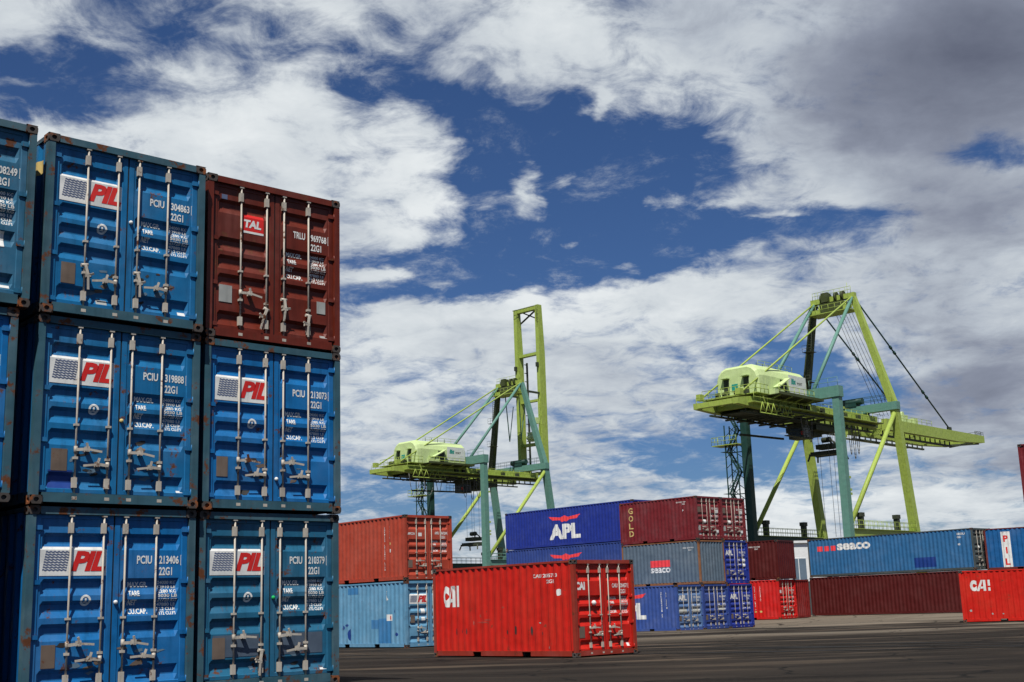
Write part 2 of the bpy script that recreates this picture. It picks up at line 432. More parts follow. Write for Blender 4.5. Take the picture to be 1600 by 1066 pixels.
def onside(bm, flip, wall, y0, off=.004):
    """bend a flat bmesh onto the corrugated side; x of the sheet = distance from the visible left end"""
    bmesh.ops.remove_doubles(bm, verts=bm.verts, dist=1e-5)
    xs = [v.co.x for v in bm.verts]; Ln = y0
    def yy(x): return (Ln-x) if not flip else x
    ys = [yy(x) for x in xs]; brk = sbreaks(min(ys)-.12-1e-3, max(ys)-.12+1e-3)[1:-1]
    for s in brk:
        y = s+.12; x = (Ln-y) if not flip else y
        bmesh.ops.bisect_plane(bm, geom=bm.verts[:]+bm.edges[:]+bm.faces[:], plane_co=(x, 0, 0), plane_no=(1, 0, 0))
    for v in bm.verts:
        y = yy(v.co.x); d = sdepth(y-.12); z = v.co.y
        v.co = Vector(((.012+d-off) if not flip else (CW-.012-d+off), y, z))
    return bm
def ondoor(bm, off=.004):
    for v_ in bm.verts: v_.co.x += JX; v_.co.y += JZ
    bmesh.ops.remove_doubles(bm, verts=bm.verts, dist=1e-5)
    zs = [v.co.y for v in bm.verts]
    for z, d in GP:
        if min(zs) < z < max(zs): bmesh.ops.bisect_plane(bm, geom=bm.verts[:]+bm.edges[:]+bm.faces[:], plane_co=(0, z, 0), plane_no=(0, 1, 0))
    for v in bm.verts: v.co = Vector((v.co.x, DY+.012+gdepth(v.co.y)-off, v.co.y))
    return bm
RODX = (.60, 1.06, 1.378, 1.838)
def container(label, x, y, z, yaw, col, Ln=L20, flip=False, group=None, rust=.3, fade=.35, postm=None, castm=None, roddark=None, handles=(0, 0, 0, 0)):
    """origin: lower corner where the camera-facing end meets the visible long side"""
    nm = '20' if Ln < 8 else '40'
    loc = Vector((x, y, z)); rz = yaw
    a = Vector((math.cos(yaw), math.sin(yaw), 0)); b_ = Vector((-math.sin(yaw), math.cos(yaw), 0))
    if flip: loc = loc+a*CW+b_*Ln; rz = yaw+math.pi
    t = thing('shipping_container', label, 'container', loc, rz, group)
    m = col; pm = postm or m; cm = castm or CASTM; rm = roddark or RODM
    obj('frame', matmesh('frame'+nm, pm), pm, t)
    for sx, xo in ((1, .012), (-1, CW-.012)):
        w = obj('side_wall', matmesh('wall'+nm, m), m, t, (xo, .12, 0)); w.scale = (sx, 1, 1)
        if sx == (-1 if flip else 1): t_side = w
    ew = obj('front_wall', matmesh('endw', m), m, t, (.11, Ln-.02, 0))
    obj('roof', matmesh('roof'+nm, m), m, t); obj('floor', matmesh('floor'+nm, FLOORM), FLOORM, t)
    for ix in (0, 1):
        for iy in (0, 1):
            for iz in (0, 1):
                c = obj('corner_casting', matmesh('casting', cm), cm, t, (ix*CW, iy*Ln, iz*CH)); c.scale = ((1, -1)[ix], (1, -1)[iy], (1, -1)[iz])
    doors = []
    for k in (0, 1):
        d = obj('door', matmesh('door', m), m, t, (.112 if k == 0 else CW/2+.012, DY, .165)); doors.append(d)
        off = Vector((-d.location.x, -d.location.y, -d.location.z))
        for xr in RODX[2*k:2*k+2]:
            obj('lock_rod', matmesh('rod', rm), rm, d, off+Vector((xr, .03, 0)))
        for q, (xr, zh, sx) in enumerate(((RODX[2*k], .75, 1), (RODX[2*k+1], .55, -1))):
            h = obj('door_handle', matmesh('handle', rm), rm, d, off+Vector((xr, .03, zh))); h.scale = (sx, 1, 1); h.rotation_euler.y = math.radians(handles[2*k+q]+random.uniform(-4, 4))
        for zh in (2.30, 1.58, .87, .22):
            h = obj('hinge', matmesh('hinge', m), m, d, off+Vector((.098 if k == 0 else CW-.098, .028, zh))); h.scale = ((1, -1)[k], 1, 1)
    g = bmesh.new(); box(g, CW/2-.012, CW/2+.012, DY+.008, DY+.05, .17, 2.47)
    obj('door_gasket', g, RUBBER, doors[0], (-.112, -DY, -.165))
    return dict(root=t, side=t_side, doors=doors, Ln=Ln, flip=flip)
def local_child(o, parent_loc): o.location = -Vector(parent_loc)
def side_mark(c, name, bm, m, off=.004):
    bm = onside(bm, c['flip'], None, c['Ln'], off)
    if c['flip']: 
        sc = -1
    o = obj(name, bm, m, c['side'])
    # undo the wall's own offset/mirror so that the mark is given in container coordinates
    o.matrix_parent_inverse = (Matrix.Translation(c['side'].location) @ Matrix.Diagonal((*c['side'].scale, 1))).inverted()
    return o
def door_mark(c, k, name, bm, m, off=.004):
    d = c['doors'][k]; o = obj(name, ondoor(bm, off), m, d); o.location = (-d.location.x, -d.location.y, -d.location.z); return o
def pil_panel(c):
    global JX, JZ
    JX, JZ = random.uniform(-.012, .012), random.uniform(-.018, .018)
    pil_panel_(c); JX = JZ = 0.
JX = JZ = 0.
def pil_panel_(c):
    g = bmesh.new(); rect2(g, .20, 1.125, 1.665, 2.05); door_mark(c, 0, 'logo_panel', g, WHITE_M)
    g = bmesh.new()
    for k in range(8):                                       # wavy lines
        z = 1.735+k*.034; n = 26
        for i in range(n):
            x0 = .235+.33*i/n; x1 = .235+.33*(i+1)/n; sh = .045*k/8
            z0 = z+.007*math.sin(i*1.45); z1 = z+.007*math.sin((i+1)*1.45)
            poly2(g, ((x0+sh, z0), (x1+sh, z1), (x1+sh, z1+.017), (x0+sh, z0+.017)))
    door_mark(c, 0, 'wave_emblem', g, WAVE_M, .007)
    g = bmesh.new(); put_text(g, 'PIL', .625, 1.725, .49, .27, .045, .28, .93); door_mark(c, 0, 'logo_lettering', g, RED_M, .007)
def seal_mark(c):
    g = bmesh.new(); n = 18; cx, cz, r0, r1 = .85, 1.335, .045, .075
    for i in range(n):
        a, b_ = 2*math.pi*i/n, 2*math.pi*(i+1)/n
        poly2(g, ((cx+r0*math.cos(a), cz+r0*math.sin(a)), (cx+r1*math.cos(a), cz+r1*math.sin(a)), (cx+r1*math.cos(b_), cz+r1*math.sin(b_)), (cx+r0*math.cos(b_), cz+r0*math.sin(b_))))
    rect2(g, cx-.012, cx+.012, cz-.02, cz+.03); rect2(g, cx-.03, cx+.03, cz-.03, cz-.018)
    door_mark(c, 0, 'round_emblem', g, WHITE_M)
def codes(c, owner, num, chk, size='22G1', weights=True, k=1, m=None):
    m = m or WHITE_M
    g = bmesh.new()
    put_text(g, owner, 1.57, 1.82, .225, .115, .025); put_text(g, num, 1.905, 1.82, .30, .115, .025)
    put_text(g, chk, 2.25, 1.82, .05, .105, .025)
    for (a, b_, c_, d) in ((2.232, 2.318, 1.80, 1.808), (2.232, 2.318, 1.938, 1.946), (2.232, 2.240, 1.808, 1.938), (2.31, 2.318, 1.808, 1.938)): rect2(g, a, b_, c_, d)
    put_text(g, size, 1.905, 1.66, .20, .115, .025)
    door_mark(c, k, 'code_lettering', g, m); g = bmesh.new()
    if weights:
        for i, (a, b_, c_) in enumerate((('MAX.GR.', '24000 KG', '52910 LB'), ('TARE', '2280 KG', '5030 LB'), ('NET', '21720 KG', '47880 LB'), ('CU.CAP.', '33.2 CU.M', '1172 CU.FT'))):
            z = 1.52-i*.122
            put_text(g, a, 1.46, z-.02, .042*len(a), .075, .03)
            put_text(g, b_, 1.90, z+.02, .29, .046, .025); put_text(g, c_, 1.90, z-.04, .29, .046, .025)
    return door_mark(c, k, 'weight_lettering', g, m)
def plate(c, x, z, m=None, k=0, w=.21, h=.30):
    g = bmesh.new(); box(g, x, x+w, DY+.004, DY+.018, z, z+h)
    o = obj('id_plate', g, m or PLATE, c['doors'][k]); d = c['doors'][k].location; o.location = (-d.x, -d.y, -d.z)
def sticker(c, k, x0, x1, z0, z1, m, name='sticker'):
    g = bmesh.new(); rect2(g, x0, x1, z0, z1); return door_mark(c, k, name, g, m)
def side_text(c, name, s, x, z, w, h, m, bold=.03, shear=0., space=1., off=.004):
    g = bmesh.new(); put_text(g, s, x, z, w, h, bold, shear, space); return side_mark(c, name, g, m, off)
def side_code(c, x, z=2.05, scale=1., s1='CAIU 204571 3', s2='22G1', m=None):
    g = bmesh.new(); put_text(g, s1, x, z, .95*scale, .10*scale, .02); put_text(g, s2, x+.5*scale, z-.16*scale, .28*scale, .10*scale, .02)
    return side_mark(c, 'code_lettering', g, m or WHITE_M)
def vertical_code(c, x, z1, n=11, h=.085, m=None, s=None):
    g = bmesh.new(); s = s or 'TGHU4187035'
    for i, ch in enumerate(s[:n]):
        if ch != ' ': put_text(g, ch, x, z1-(i+1)*h*1.3, h*.75, h, .02)
    return side_mark(c, 'vertical_lettering', g, m or WHITE_M)
def scuffs(c, lst, m, name='scuff_mark'):
    for (x, z, w, h) in lst:
        g = bmesh.new(); n = 9
        poly2(g, [(x+w*.5+w*.5*math.cos(2*math.pi*i/n)*random.uniform(.6, 1.1), z+h*.5+h*.5*math.sin(2*math.pi*i/n)*random.uniform(.7, 1.1)) for i in range(n)])
        side_mark(c, name, g, m, .003)
R_ = math.radians
def Zl(n): return n*2.605
YN, YC, YG, YO, YA, YS, YT = R_(42.2), R_(42.9), R_(44.3), R_(42.4), R_(42.9), R_(43.4), R_(50.8)
ZN, ZC, ZG, ZO, ZA, ZS, ZT = .292, .004, -.196, -.014, .212, .202, .106
YCR, YPB, YTS = R_(69), R_(60), R_(43)
BLUE_P = paint('line_blue_paint', (.009, .140, .33), .45, .4, .5, grime=.75)
BLUE_P2 = paint('line_blue_paint_fresh', (.006, .135, .37), .42, .3, .42, grime=.65)
BLUE_P3 = paint('line_blue_paint_dull', (.016, .12, .22), .5, .5, .6, grime=.8)
POSTB = paint('dirty_post_paint', (.035, .10, .135), .6, .5, .8, grime=.6)
TALR = paint('brown_red_paint', (.135, .019, .009), .45, .25, .4, grime=.65)
G1_ = 'blue containers in the near stack'
def near(tag_, x, y, lvl, mat, num, chk, label, pil=True, seal=True, **k):
    c = container(label, x, y, ZN+Zl(lvl), YN, mat, group=G1_, postm=POSTB, **k)
    if pil: pil_panel(c)
    if seal: seal_mark(c)
    codes(c, 'PCIU', num, chk); plate(c, .26+random.uniform(-.02, .03), .48+random.uniform(-.03, .05), w=random.uniform(.18, .22))
    for k_ in (0, 1):                                        # rubbed and scraped paint round the handles
        for j in range(random.randint(5, 8)):
            cx, cz = random.gauss((.86, 1.62)[k_], .14), random.gauss(.58, .17); rx, rz_ = random.uniform(.03, .12), random.uniform(.015, .05)
            g = bmesh.new(); n = 9; ph = random.uniform(0, 3)
            poly2(g, [(cx+rx*math.cos(2*math.pi*i/n)*random.uniform(.5, 1.2), cz+rz_*math.sin(2*math.pi*i/n+ph*.2)*random.uniform(.5, 1.3)) for i in range(n)])
            door_mark(c, k_, 'scrape_mark', g, random.choice((FLOORM, FLOORM, PLATE, SCRB)), .003)
    return c
A3 = near('A3', -8.28, 14.71, 2, BLUE_P3, '208249', '0', 'blue container cut off by the left photo edge, top row, white square sticker')
A2 = near('A2', -8.40, 14.68, 1, BLUE_P2, '216730', '0', 'blue container cut off by the left photo edge in the middle row')
A1 = near('A1', -8.52, 14.66, 0, BLUE_P3, '213377', '5', 'blue container cut off by the left photo edge in the bottom row')
B3 = near('B3', -6.40, 16.55, 2, BLUE_P, '304863', '0', 'blue PIL container in the top row left of the brown-red container, numbered PCIU 304863', handles=(84, 0, 80, 4))
B2 = near('B2', -6.44, 16.60, 1, BLUE_P, '319888', '3', 'blue PIL container numbered PCIU 319888 in the middle row of the near stack')
B1 = near('B1', -6.47, 16.65, 0, BLUE_P2, '213406', '0', 'bright blue PIL container numbered PCIU 213406 in the bottom row of the near stack')
C2 = near('C2', -4.61, 18.39, 1, BLUE_P2, '213073', '0', 'blue PIL container numbered PCIU 213073 directly under the brown-red container')
C1 = near('C1', -4.65, 18.42, 0, BLUE_P3, '210379', '6', 'dull grey-blue PIL container numbered PCIU 210379, bottom right of the near stack', handles=(0, -80, 0, 0))
C3 = container('brown-red TAL container at the top right corner of the near stack', -4.61, 18.39, ZN+Zl(2), YN, TALR, handles=(0, -70, 88, -84))
g = bmesh.new(); rect2(g, .655, 1.02, 1.785, 2.06); door_mark(C3, 0, 'logo_panel', g, RED_M)
g = bmesh.new(); rect2(g, .655, 1.02, 1.75, 1.785); door_mark(C3, 0, 'logo_panel', g, WHITE_M)
g = bmesh.new(); put_text(g, 'TAL', .665, 1.84, .31, .13, .05, .12); door_mark(C3, 0, 'logo_lettering', g, WHITE_M, .007)
codes(C3, 'TRLU', '969768', '1'); plate(C3, .25, .58, GREYPL, w=.22, h=.27); plate(C3, 2.02, .62, GREYPL, 1, .16, .2)
sticker(C3, 0, .27, .37, 2.23, 2.31, WAVE_M); sticker(C3, 1, 2.08, 2.22, .21, .26, GREYPL)
sticker(B3, 1, 2.05, 2.17, .22, .27, WHITE_M); sticker(B3, 0, .80, .96, .20, .29, GREYPL)
sticker(A3, 1, 1.93, 2.08, .80, 1.02, WHITE_M); sticker(A3, 1, 2.02, 2.2, .24, .28, WHITE_M)
sticker(B2, 0, .24, .58, .185, .47, BLUEP, 'paint_patch'); sticker(B2, 1, 2.12, 2.22, .22, .25, WHITE_M)
GBP = paint('greyed_blue_paint', (.075, .105, .15), .65, .5, .4)
for k_, xa_, xb_ in ((0, .28, 1.04), (1, 1.40, 2.16)): sticker(C1, k_, xa_, xb_, .48, .79, GBP, 'paint_patch')
sticker(C1, 1, 2.12, 2.28, .20, .25, WHITE_M)
for c, x, z, m in ((B1, 1.265, 1.30, WHITE_M), (C1, 1.27, 1.32, GREENM), (B3, 1.27, 1.50, WHITE_M), (C2, 1.27, .50, WHITE_M), (B2, 1.25, 1.2, GOLD_M)):
    g = bmesh.new(); bmesh.ops.create_uvsphere(g, u_segments=10, v_segments=6, radius=.03)
    o = obj('door_seal', g, m, c['doors'][1]); d = c['doors'][1].location; o.location = (x-d.x, .04-d.y, z-d.z)
g = bmesh.new(); rect2(g, 5.60, 5.78, 2.05, 2.26); side_mark(B3, 'sticker', g, GOLD_M)
g = bmesh.new(); put_text(g, 'CSC', .31, .555, .12, .04); 

# red CAI container on the open yard
CAIR = paint('bright_red_paint', (.56, .015, .008), .45, .5, .36, grime=.55, dull=(.42, .10, .04))
POSTR = paint('rusty_red_post', (.30, .03, .015), .5, .3, .6)
CAI = container('bright red CAI container standing alone on the asphalt in front of the other stacks', 1.45, 34.53, ZC, YC, CAIR, postm=POSTR)
side_text(CAI, 'logo_lettering', 'C', .47, 1.44, .27, .62, WHITE_M, .10)
g = bmesh.new()
poly2(g, ((.62, 1.44), (.74, 1.44), (.93, 2.06), (.86, 2.06))); poly2(g, ((.86, 2.06), (.93, 2.06), (1.02, 2.06), (1.02, 1.90))); poly2(g, ((1.02, 2.06), (1.02, 1.44), (.92, 1.44), (.92, 2.06)))
rect2(g, .78, .93, 1.58, 1.68); rect2(g, 1.09, 1.22, 1.44, 2.06)
side_mark(CAI, 'logo_lettering', g, WHITE_M, .005)
side_code(CAI, 4.45, 2.15, 1.0)
scuffs(CAI, ((5.35, 1.62, .17, .24),), WHITE_M, 'sticker')
scuffs(CAI, ((1.02, .60, .05, .24), (1.50, .62, .04, .2), (3.25, .62, .06, .14), (3.62, .58, .10, .3), (4.28, .58, .06, .28), (1.28, .66, .03, .14), (4.75, .6, .03, .1)), FLOORM)
SCR = paint('scraped_paint', (.42, .06, .04), .6, .4, .3)
scuffs(CAI, ((2.0, .95, .5, .05), (2.3, 1.02, .35, .04), (2.1, 1.1, .08, .12), (2.45, .9, .06, .1), (3.1, 1.35, .1, .06), (1.8, .9, .06, .12)), SCR)
scuffs(CAI, ((4.95, .22, .06, .08), (4.6, .9, .08, .05)), GREYPL, 'scuff_mark')
g = bmesh.new(); put_text(g, 'CAI', .13, 1.77, .36, .22, .06); door_mark(CAI, 0, 'logo_lettering', g, WHITE_M)
codes(CAI, 'CAIU', '204571', '3'); plate(CAI, .20, .50)
g = bmesh.new(); bmesh.ops.create_uvsphere(g, u_segments=8, v_segments=6, radius=.07); o = obj('door_seal', g, WHITE_M, CAI['doors'][0]); d = CAI['doors'][0].location; o.location = (.78-d.x, .03-d.y, 1.42-d.z)
sticker(CAI, 1, 2.08, 2.2, .22, .31, WHITE_M)

# orange-red on light blue, left middle distance
ORM = paint('orange_red_paint', (.40, .055, .028), .5, .35, .12, grime=.3, dull=(.4, .25, .2))
OBM = paint('faded_light_blue_paint', (.12, .30, .46), .55, .5, .28, grime=.45, dull=(.45, .55, .6))
OR = container('orange-red container on top of the faded light blue one beside the near stack', -4.53, 50.44, ZO+Zl(1), YO, ORM)
OB = container('faded light blue container with patched side standing on the ground under the orange-red one', -4.52, 50.45, ZO, YO, OBM)
vertical_code(OR, 4.62, 2.2, 20, .068, s='AMFICON LEASING LTD.'); vertical_code(OR, 4.98, 2.2, 6, .065, s='TGHU41')
scuffs(OR, ((4.99, 1.42, .12, .13),), GOLD_M, 'sticker'); scuffs(OR, ((4.99, 1.12, .13, .17),), WHITE_M, 'sticker')
g = bmesh.new(); put_text(g, 'AMFICON', .15, 1.79, .40, .10, .03); door_mark(OR, 0, 'code_lettering', g, WHITE_M)
codes(OR, 'AMFU', '867204', '9'); plate(OR, .2, .5, PLATE); sticker(OR, 0, .72, .9, 1.74, 1.88, WHITE_M)
pil_panel(OB); plate(OB, .26, .95, PLATE); sticker(OB, 0, .78, .98, 1.28, 1.5, WHITE_M, 'sticker'); sticker(OB, 0, .80, .98, 1.0, 1.16, WHITE_M)
codes(OB, 'PCIU', '355219', '7')
for x0, x1, z0, z1 in ((4.15, 5.05, .18, 1.15), (2.05, 2.75, 2.15, 2.42), (3.7, 4.2, .75, 1.1)):
    g = bmesh.new(); rect2(g, x0, x1, z0, z1); side_mark(OB, 'paint_patch', g, paint('patch_blue', (.045, .19, .40), .5, .3, .1), .003)
g = bmesh.new(); rect2(g, 4.72, 5.12, 1.05, 1.3); side_mark(OB, 'sticker', g, WHITE_M, .006)
g = bmesh.new(); rect2(g, 4.94, 5.06, 1.10, 1.24); side_mark(OB, 'sticker', g, RED_M, .009)
vertical_code(OB, 4.72, 2.25, 4, .08, s='PCIU'); scuffs(OB, ((4.74, 1.85, .11, .1),), WHITE_M, 'sticker')
scuffs(OB, ((1.8, .85, .3, .12), (1.65, .7, .15, .2), (2.0, .25, .3, .5), (5.2, 1.35, .08, .12), (5.28, .45, .2, .15), (1.1, .2, .1, .2)), BLUEP)

# APL / GOLD / grey row
APLM = paint('navy_paint', (.016, .034, .25), .4, .25, .08, grime=.25, dull=(.2, .25, .4))
APLM2 = paint('navy_paint_dull', (.03, .06, .24), .45, .4, .15, grime=.35, dull=(.25, .3, .42))
APLM3 = paint('light_navy_paint', (.04, .085, .30), .5, .4, .12, grime=.3)
LBL = paint('light_door_blue', (.09, .17, .34), .55, .5, .3, grime=.5)
def apl_logo(c, x, z, w, h, eagle=True):
    g = bmesh.new(); put_text(g, 'APL', x, z, w, h, .055, 0., 1.0); side_mark(c, 'logo_lettering', g, WHITE_M)
    if eagle:                                                # red winged bar over the letters
        ex, ew, ez = x-.02*w, w*1.04, z+h*1.13; hh = h*.42
        g = bmesh.new()
        poly2(g, ((ex, ez+hh), (ex+.12*ew, ez+hh*.38), (ex+.36*ew, ez+hh*.30), (ex+.42*ew, ez), (ex+.5*ew, ez+hh*.10), (ex+.58*ew, ez), (ex+.64*ew, ez+hh*.30), (ex+.88*ew, ez+hh*.38), (ex+ew, ez+hh), (ex+.62*ew, ez+hh*.72), (ex+.5*ew, ez+hh*1.0), (ex+.38*ew, ez+hh*.72)))
        side_mark(c, 'eagle_emblem', g, SCREEN_M)
GA_ = 'stacked containers in the middle distance'
AP2 = container('dark navy 40-foot APL container with large white letters, topmost behind the maroon GOLD container', 7.38, 81.04, ZA+Zl(2), YA, APLM, L40)
AP1 = container('duller blue 40-foot APL container lying under the dark navy APL one', 7.38, 81.04, ZA+Zl(1), YA, APLM2, L40)
AP0 = container('lowest blue 40-foot container of the APL pile behind the bright red CAI container', 7.38, 81.04, ZA, YA, APLM2, L40)
apl_logo(AP2, 4.45, .45, 2.95, 1.02); apl_logo(AP1, 4.45, .50, 2.95, 1.02)
for c in (AP2, AP1, AP0): codes(c, 'APLU', '457120', '8', '42G1')
GOM = paint('maroon_paint', (.165, .016, .020), .45, .3, .12, grime=.3)
GRM = paint('slate_grey_paint', (.10, .14, .18), .55, .45, .22, grime=.4)
GRP = paint('rusty_brown_post', (.26, .11, .045), .6, .3, .8)
def slot(x, y, k, yaw, w=2.46): return x+math.cos(yaw)*w*k, y+math.sin(yaw)*w*k
GO = container('maroon container with vertical GOLD lettering on its side, top row of the middle pile', 10.61, 75.01, ZG+Zl(2), YG, GOM)
x_, y_ = slot(10.61, 75.01, 1, YG)
GO2 = container('maroon container in the top row with only its doors visible, right of the GOLD container', x_, y_, ZG+Zl(2), YG, GOM)
GR = container('slate grey seaco container with blank end wall, under the maroon GOLD container', 10.63, 75.01, ZG+Zl(1), YG, GRM, flip=True, postm=GRP)
AG = container('navy container with its doors visible beside the grey seaco container in the second row', x_, y_, ZG+Zl(1), YG, APLM)
LB = container('blue APL container with pale blue-grey doors, on the ground in the middle pile', 8.91, 73.0, ZG, YG, APLM3)
x_, y_ = slot(8.91, 73.0, 1, YG)
GB = container('navy container on the ground, middle of the three door ends below the grey one', x_, y_, ZG, YG, APLM2)
x_, y_ = slot(8.91, 73.0, 2, YG)
GC = container('navy container on the ground, touching the signal red container', x_, y_, ZG, YG, APLM)
for d in LB['doors']:
    d.material_slots[0].link = 'OBJECT'; d.material_slots[0].material = LBL
g = bmesh.new()
for i, ch in enumerate('GOLD'): put_text(g, ch, .72, 1.88-i*.47, .36, .36, .02)
side_mark(GO, 'vertical_lettering', g, GOLD_M)
side_code(GO, 4.55, 2.25, .8, 'GLDU 039 122 4', '22G1'); scuffs(GO, ((4.95, 1.72, .14, .14),), WHITE_M, 'sticker')
for c, o_, n_, k_ in ((GO, 'GLDU', '039122', '4'), (GO2, 'GLDU', '074418', '2'), (AG, 'APLU', '871132', '0'), (LB, 'APLU', '880425', '1'), (GB, 'APLU', '869007', '5'), (GC, 'APLU', '812661', '9')):
    codes(c, o_, n_, k_); plate(c, .2, .55, PLATE if c not in (GO, GO2) else GREYPL)
for c in (GO, GO2): sticker(c, 0, .2, .5, 1.6, 1.95, PLATE); sticker(c, 0, .72, .98, .98, 1.2, WHITE_M); sticker(c, 1, 1.9, 2.15, .35, .6, WHITE_M); sticker(c, 1, 1.92, 2.2, 1.55, 1.8, WHITE_M); sticker(c, 0, .25, .5, .3, .4, WHITE_M)
for c in (AG, GC, LB):
    g = bmesh.new(); put_text(g, 'APL', .2, 1.70, .75, .3, .05); door_mark(c, 0, 'logo_lettering', g, WHITE_M)
sticker(AG, 1, 1.9, 2.15, 1.0, 1.5, WHITE_M); sticker(GB, 1, 1.5, 2.1, 1.1, 1.35, GREYPL); sticker(LB, 0, .2, .95, .95, 1.3, GREYPL); sticker(LB, 1, 1.45, 2.1, 1.0, 1.35, GREYPL)
g = bmesh.new(); rect2(g, 2.25, 3.8, 1.12, 1.52); side_mark(GR, 'logo_panel', g, SCREEN_M)
side_text(GR, 'logo_lettering', 'seaco', 2.25, .78, 1.55, .30, WHITE_M, .025)
side_code(GR, 4.8, 2.12, .85, 'SEAU 278 911', '22G1')
apl_logo(LB, 1.05, .70, 2.65, .95); vertical_code(LB, 4.85, 2.25, 14, .08, s='APLU8804251 22'); vertical_code(LB, 5.2, 2.2, 8, .075, s='MAX 2400'); scuffs(LB, ((5.2, 1.25, .12, .14),), WHITE_M, 'sticker')

# maroon over red small pair, with a maroon end beside
MRM = paint('dark_maroon_paint', (.085, .010, .009), .5, .3, .1, grime=.35, dull=(.2, .1, .09))
RDM = paint('signal_red_paint', (.58, .014, .012), .42, .2, .08, grime=.2)
DRM = paint('deep_red_paint', (.22, .016, .014), .5, .3, .12)
M2 = container('dark maroon container with blank end wall resting on the small red container', 17.21, 84.71, ZT+Zl(1), YT, MRM, flip=True)
R1 = container('signal red container on the ground between the navy doors and the long maroon one', 17.12, 84.73, ZT, YT, RDM)
x_, y_ = slot(17.12, 84.73, 1, YT, 2.5)
RM = container('deep red container end squeezed between the signal red one and the long maroon one', x_-math.sin(YT)*.28, y_+math.cos(YT)*.28, ZT, YT, DRM, flip=True)
side_code(M2, 3.9, 2.15, .9, 'MSKU 314 020', '22G1'); vertical_code(R1, 4.2, 2.2, 16, .075, s='DONG FANG LINE 2'); vertical_code(R1, 4.6, 2.2, 10, .075, s='OOLU391762')
scuffs(R1, ((4.1, .45, .2, .15), (4.5, .45, .2, .15)), GOLD_M, 'sticker'); codes(R1, 'OOLU', '391762', '4'); sticker(R1, 0, .2, .45, 1.7, 1.9, WHITE_M)

# long blue seaco on long maroon
SEM = paint('sea_blue_paint', (.030, .135, .30), .48, .3, .1, grime=.3, dull=(.3, .36, .42))
DGP = paint('dark_grey_green_post', (.06, .075, .075), .6, .3, .4)
SE = container('long blue 40-foot seaco container lying on the long maroon container', 28.45, 79.56, ZS+Zl(1), YS, SEM, L40, postm=DGP)
for d in SE['doors']: d.material_slots[0].link = 'OBJECT'; d.material_slots[0].material = DGP
SM = container('long dark maroon 40-foot container on the ground under the long blue seaco one', 28.41, 79.57, ZS, YS, MRM, L40)
side_text(SE, 'logo_lettering', 'seaco', 2.35, 1.72, 2.55, .46, WHITE_M, .04)
g = bmesh.new()
for x0, x1 in ((.75, 1.2), (1.32, 1.72), (1.84, 2.22)): rect2(g, x0, x1, 1.72, 2.06)
side_mark(SE, 'logo_panel', g, SCREEN_M)
g = bmesh.new(); rect2(g, 8.0, 9.55, .30, .93); side_mark(SE, 'paint_patch', g, BLUEP, .003)
g = bmesh.new(); put_text(g, 'SEGU', 11.1, 2.2, .55, .13, .03); put_text(g, '42G1', 11.1, 2.0, .3, .13, .03); put_text(g, '40', 11.12, 1.55, .17, .13, .03); side_mark(SE, 'code_lettering', g, WHITE_M)
codes(SE, 'SEGU', '414220', '6', '42G1'); codes(SM, 'SEGU', '400871', '3', '42G1')
sticker(SE, 0, .72, .9, 1.35, 1.55, WHITE_M)

# red CAI at the right edge, blue one above and behind it, tall pile beyond the frame
CR2 = container('bright red CAI container cut off by the right edge of the photo', 22.42-math.cos(YCR)*0, 65.1, -.06, YCR, CAIR)
CR2['root'].location = Vector((22.62, 65.9, -.09)) + Vector((math.sin(YCR), -math.cos(YCR), 0))*L20
side_text(CR2, 'logo_lettering', 'C', .50, 1.55, .33, .55, WHITE_M, .10)
g = bmesh.new()
poly2(g, ((.80, 1.55), (.93, 1.55), (1.14, 2.1), (1.04, 2.1))); poly2(g, ((1.14, 1.55), (1.26, 1.55), (1.26, 2.1), (1.14, 2.1))); rect2(g, .95, 1.15, 1.67, 1.77)
rect2(g, 1.36, 1.47, 1.55, 1.72); rect2(g, 1.36, 1.47, 1.80, 2.1)
side_mark(CR2, 'logo_lettering', g, WHITE_M, .005)
scuffs(CR2, ((.35, .5, .15, .15), (1.4, .35, .1, .1), (1.9, .35, .1, .08)), GREYPL)
PBM = paint('line_blue_side_paint', (.010, .10, .28), .5, .35, .12, grime=.35)
BRP = paint('brown_rail_paint', (.13, .02, .015), .6, .3, .4)
xb, yb = 29.3+math.sin(YPB)*L20, 80.0-math.cos(YPB)*L20
PB = container('blue container with a vertical white PIL strip, right of the long seaco container', xb, yb, .12+Zl(1), YPB, PBM, postm=BRP)
PB0 = container('dark maroon container hidden under the blue one with the PIL strip', xb, yb, .12, YPB, MRM)
g = bmesh.new(); rect2(g, 1.0, 1.55, .17, 2.35); side_mark(PB, 'logo_panel', g, WHITE_M)
g = bmesh.new()
for ch, z in (('P', 1.72), ('I', 1.0), ('L', .3)): put_text(g, ch, 1.13 if ch != 'I' else 1.23, z, .29 if ch != 'I' else .09, .40, .04)
side_mark(PB, 'logo_lettering', g, RED_M, .008)
xt, yt = 22.45+math.sin(YTS)*L20, 56.0-math.cos(YTS)*L20
for k, lb in enumerate(('lowest container of the tall pile just beyond the right edge of the photo', 'middle container of the tall pile just beyond the right edge of the photo', 'dark red container high up at the right photo edge, topmost of its pile')):
    container(lb, xt, yt, Zl(k), YTS, (MRM, BLUE_P, GOM)[k])

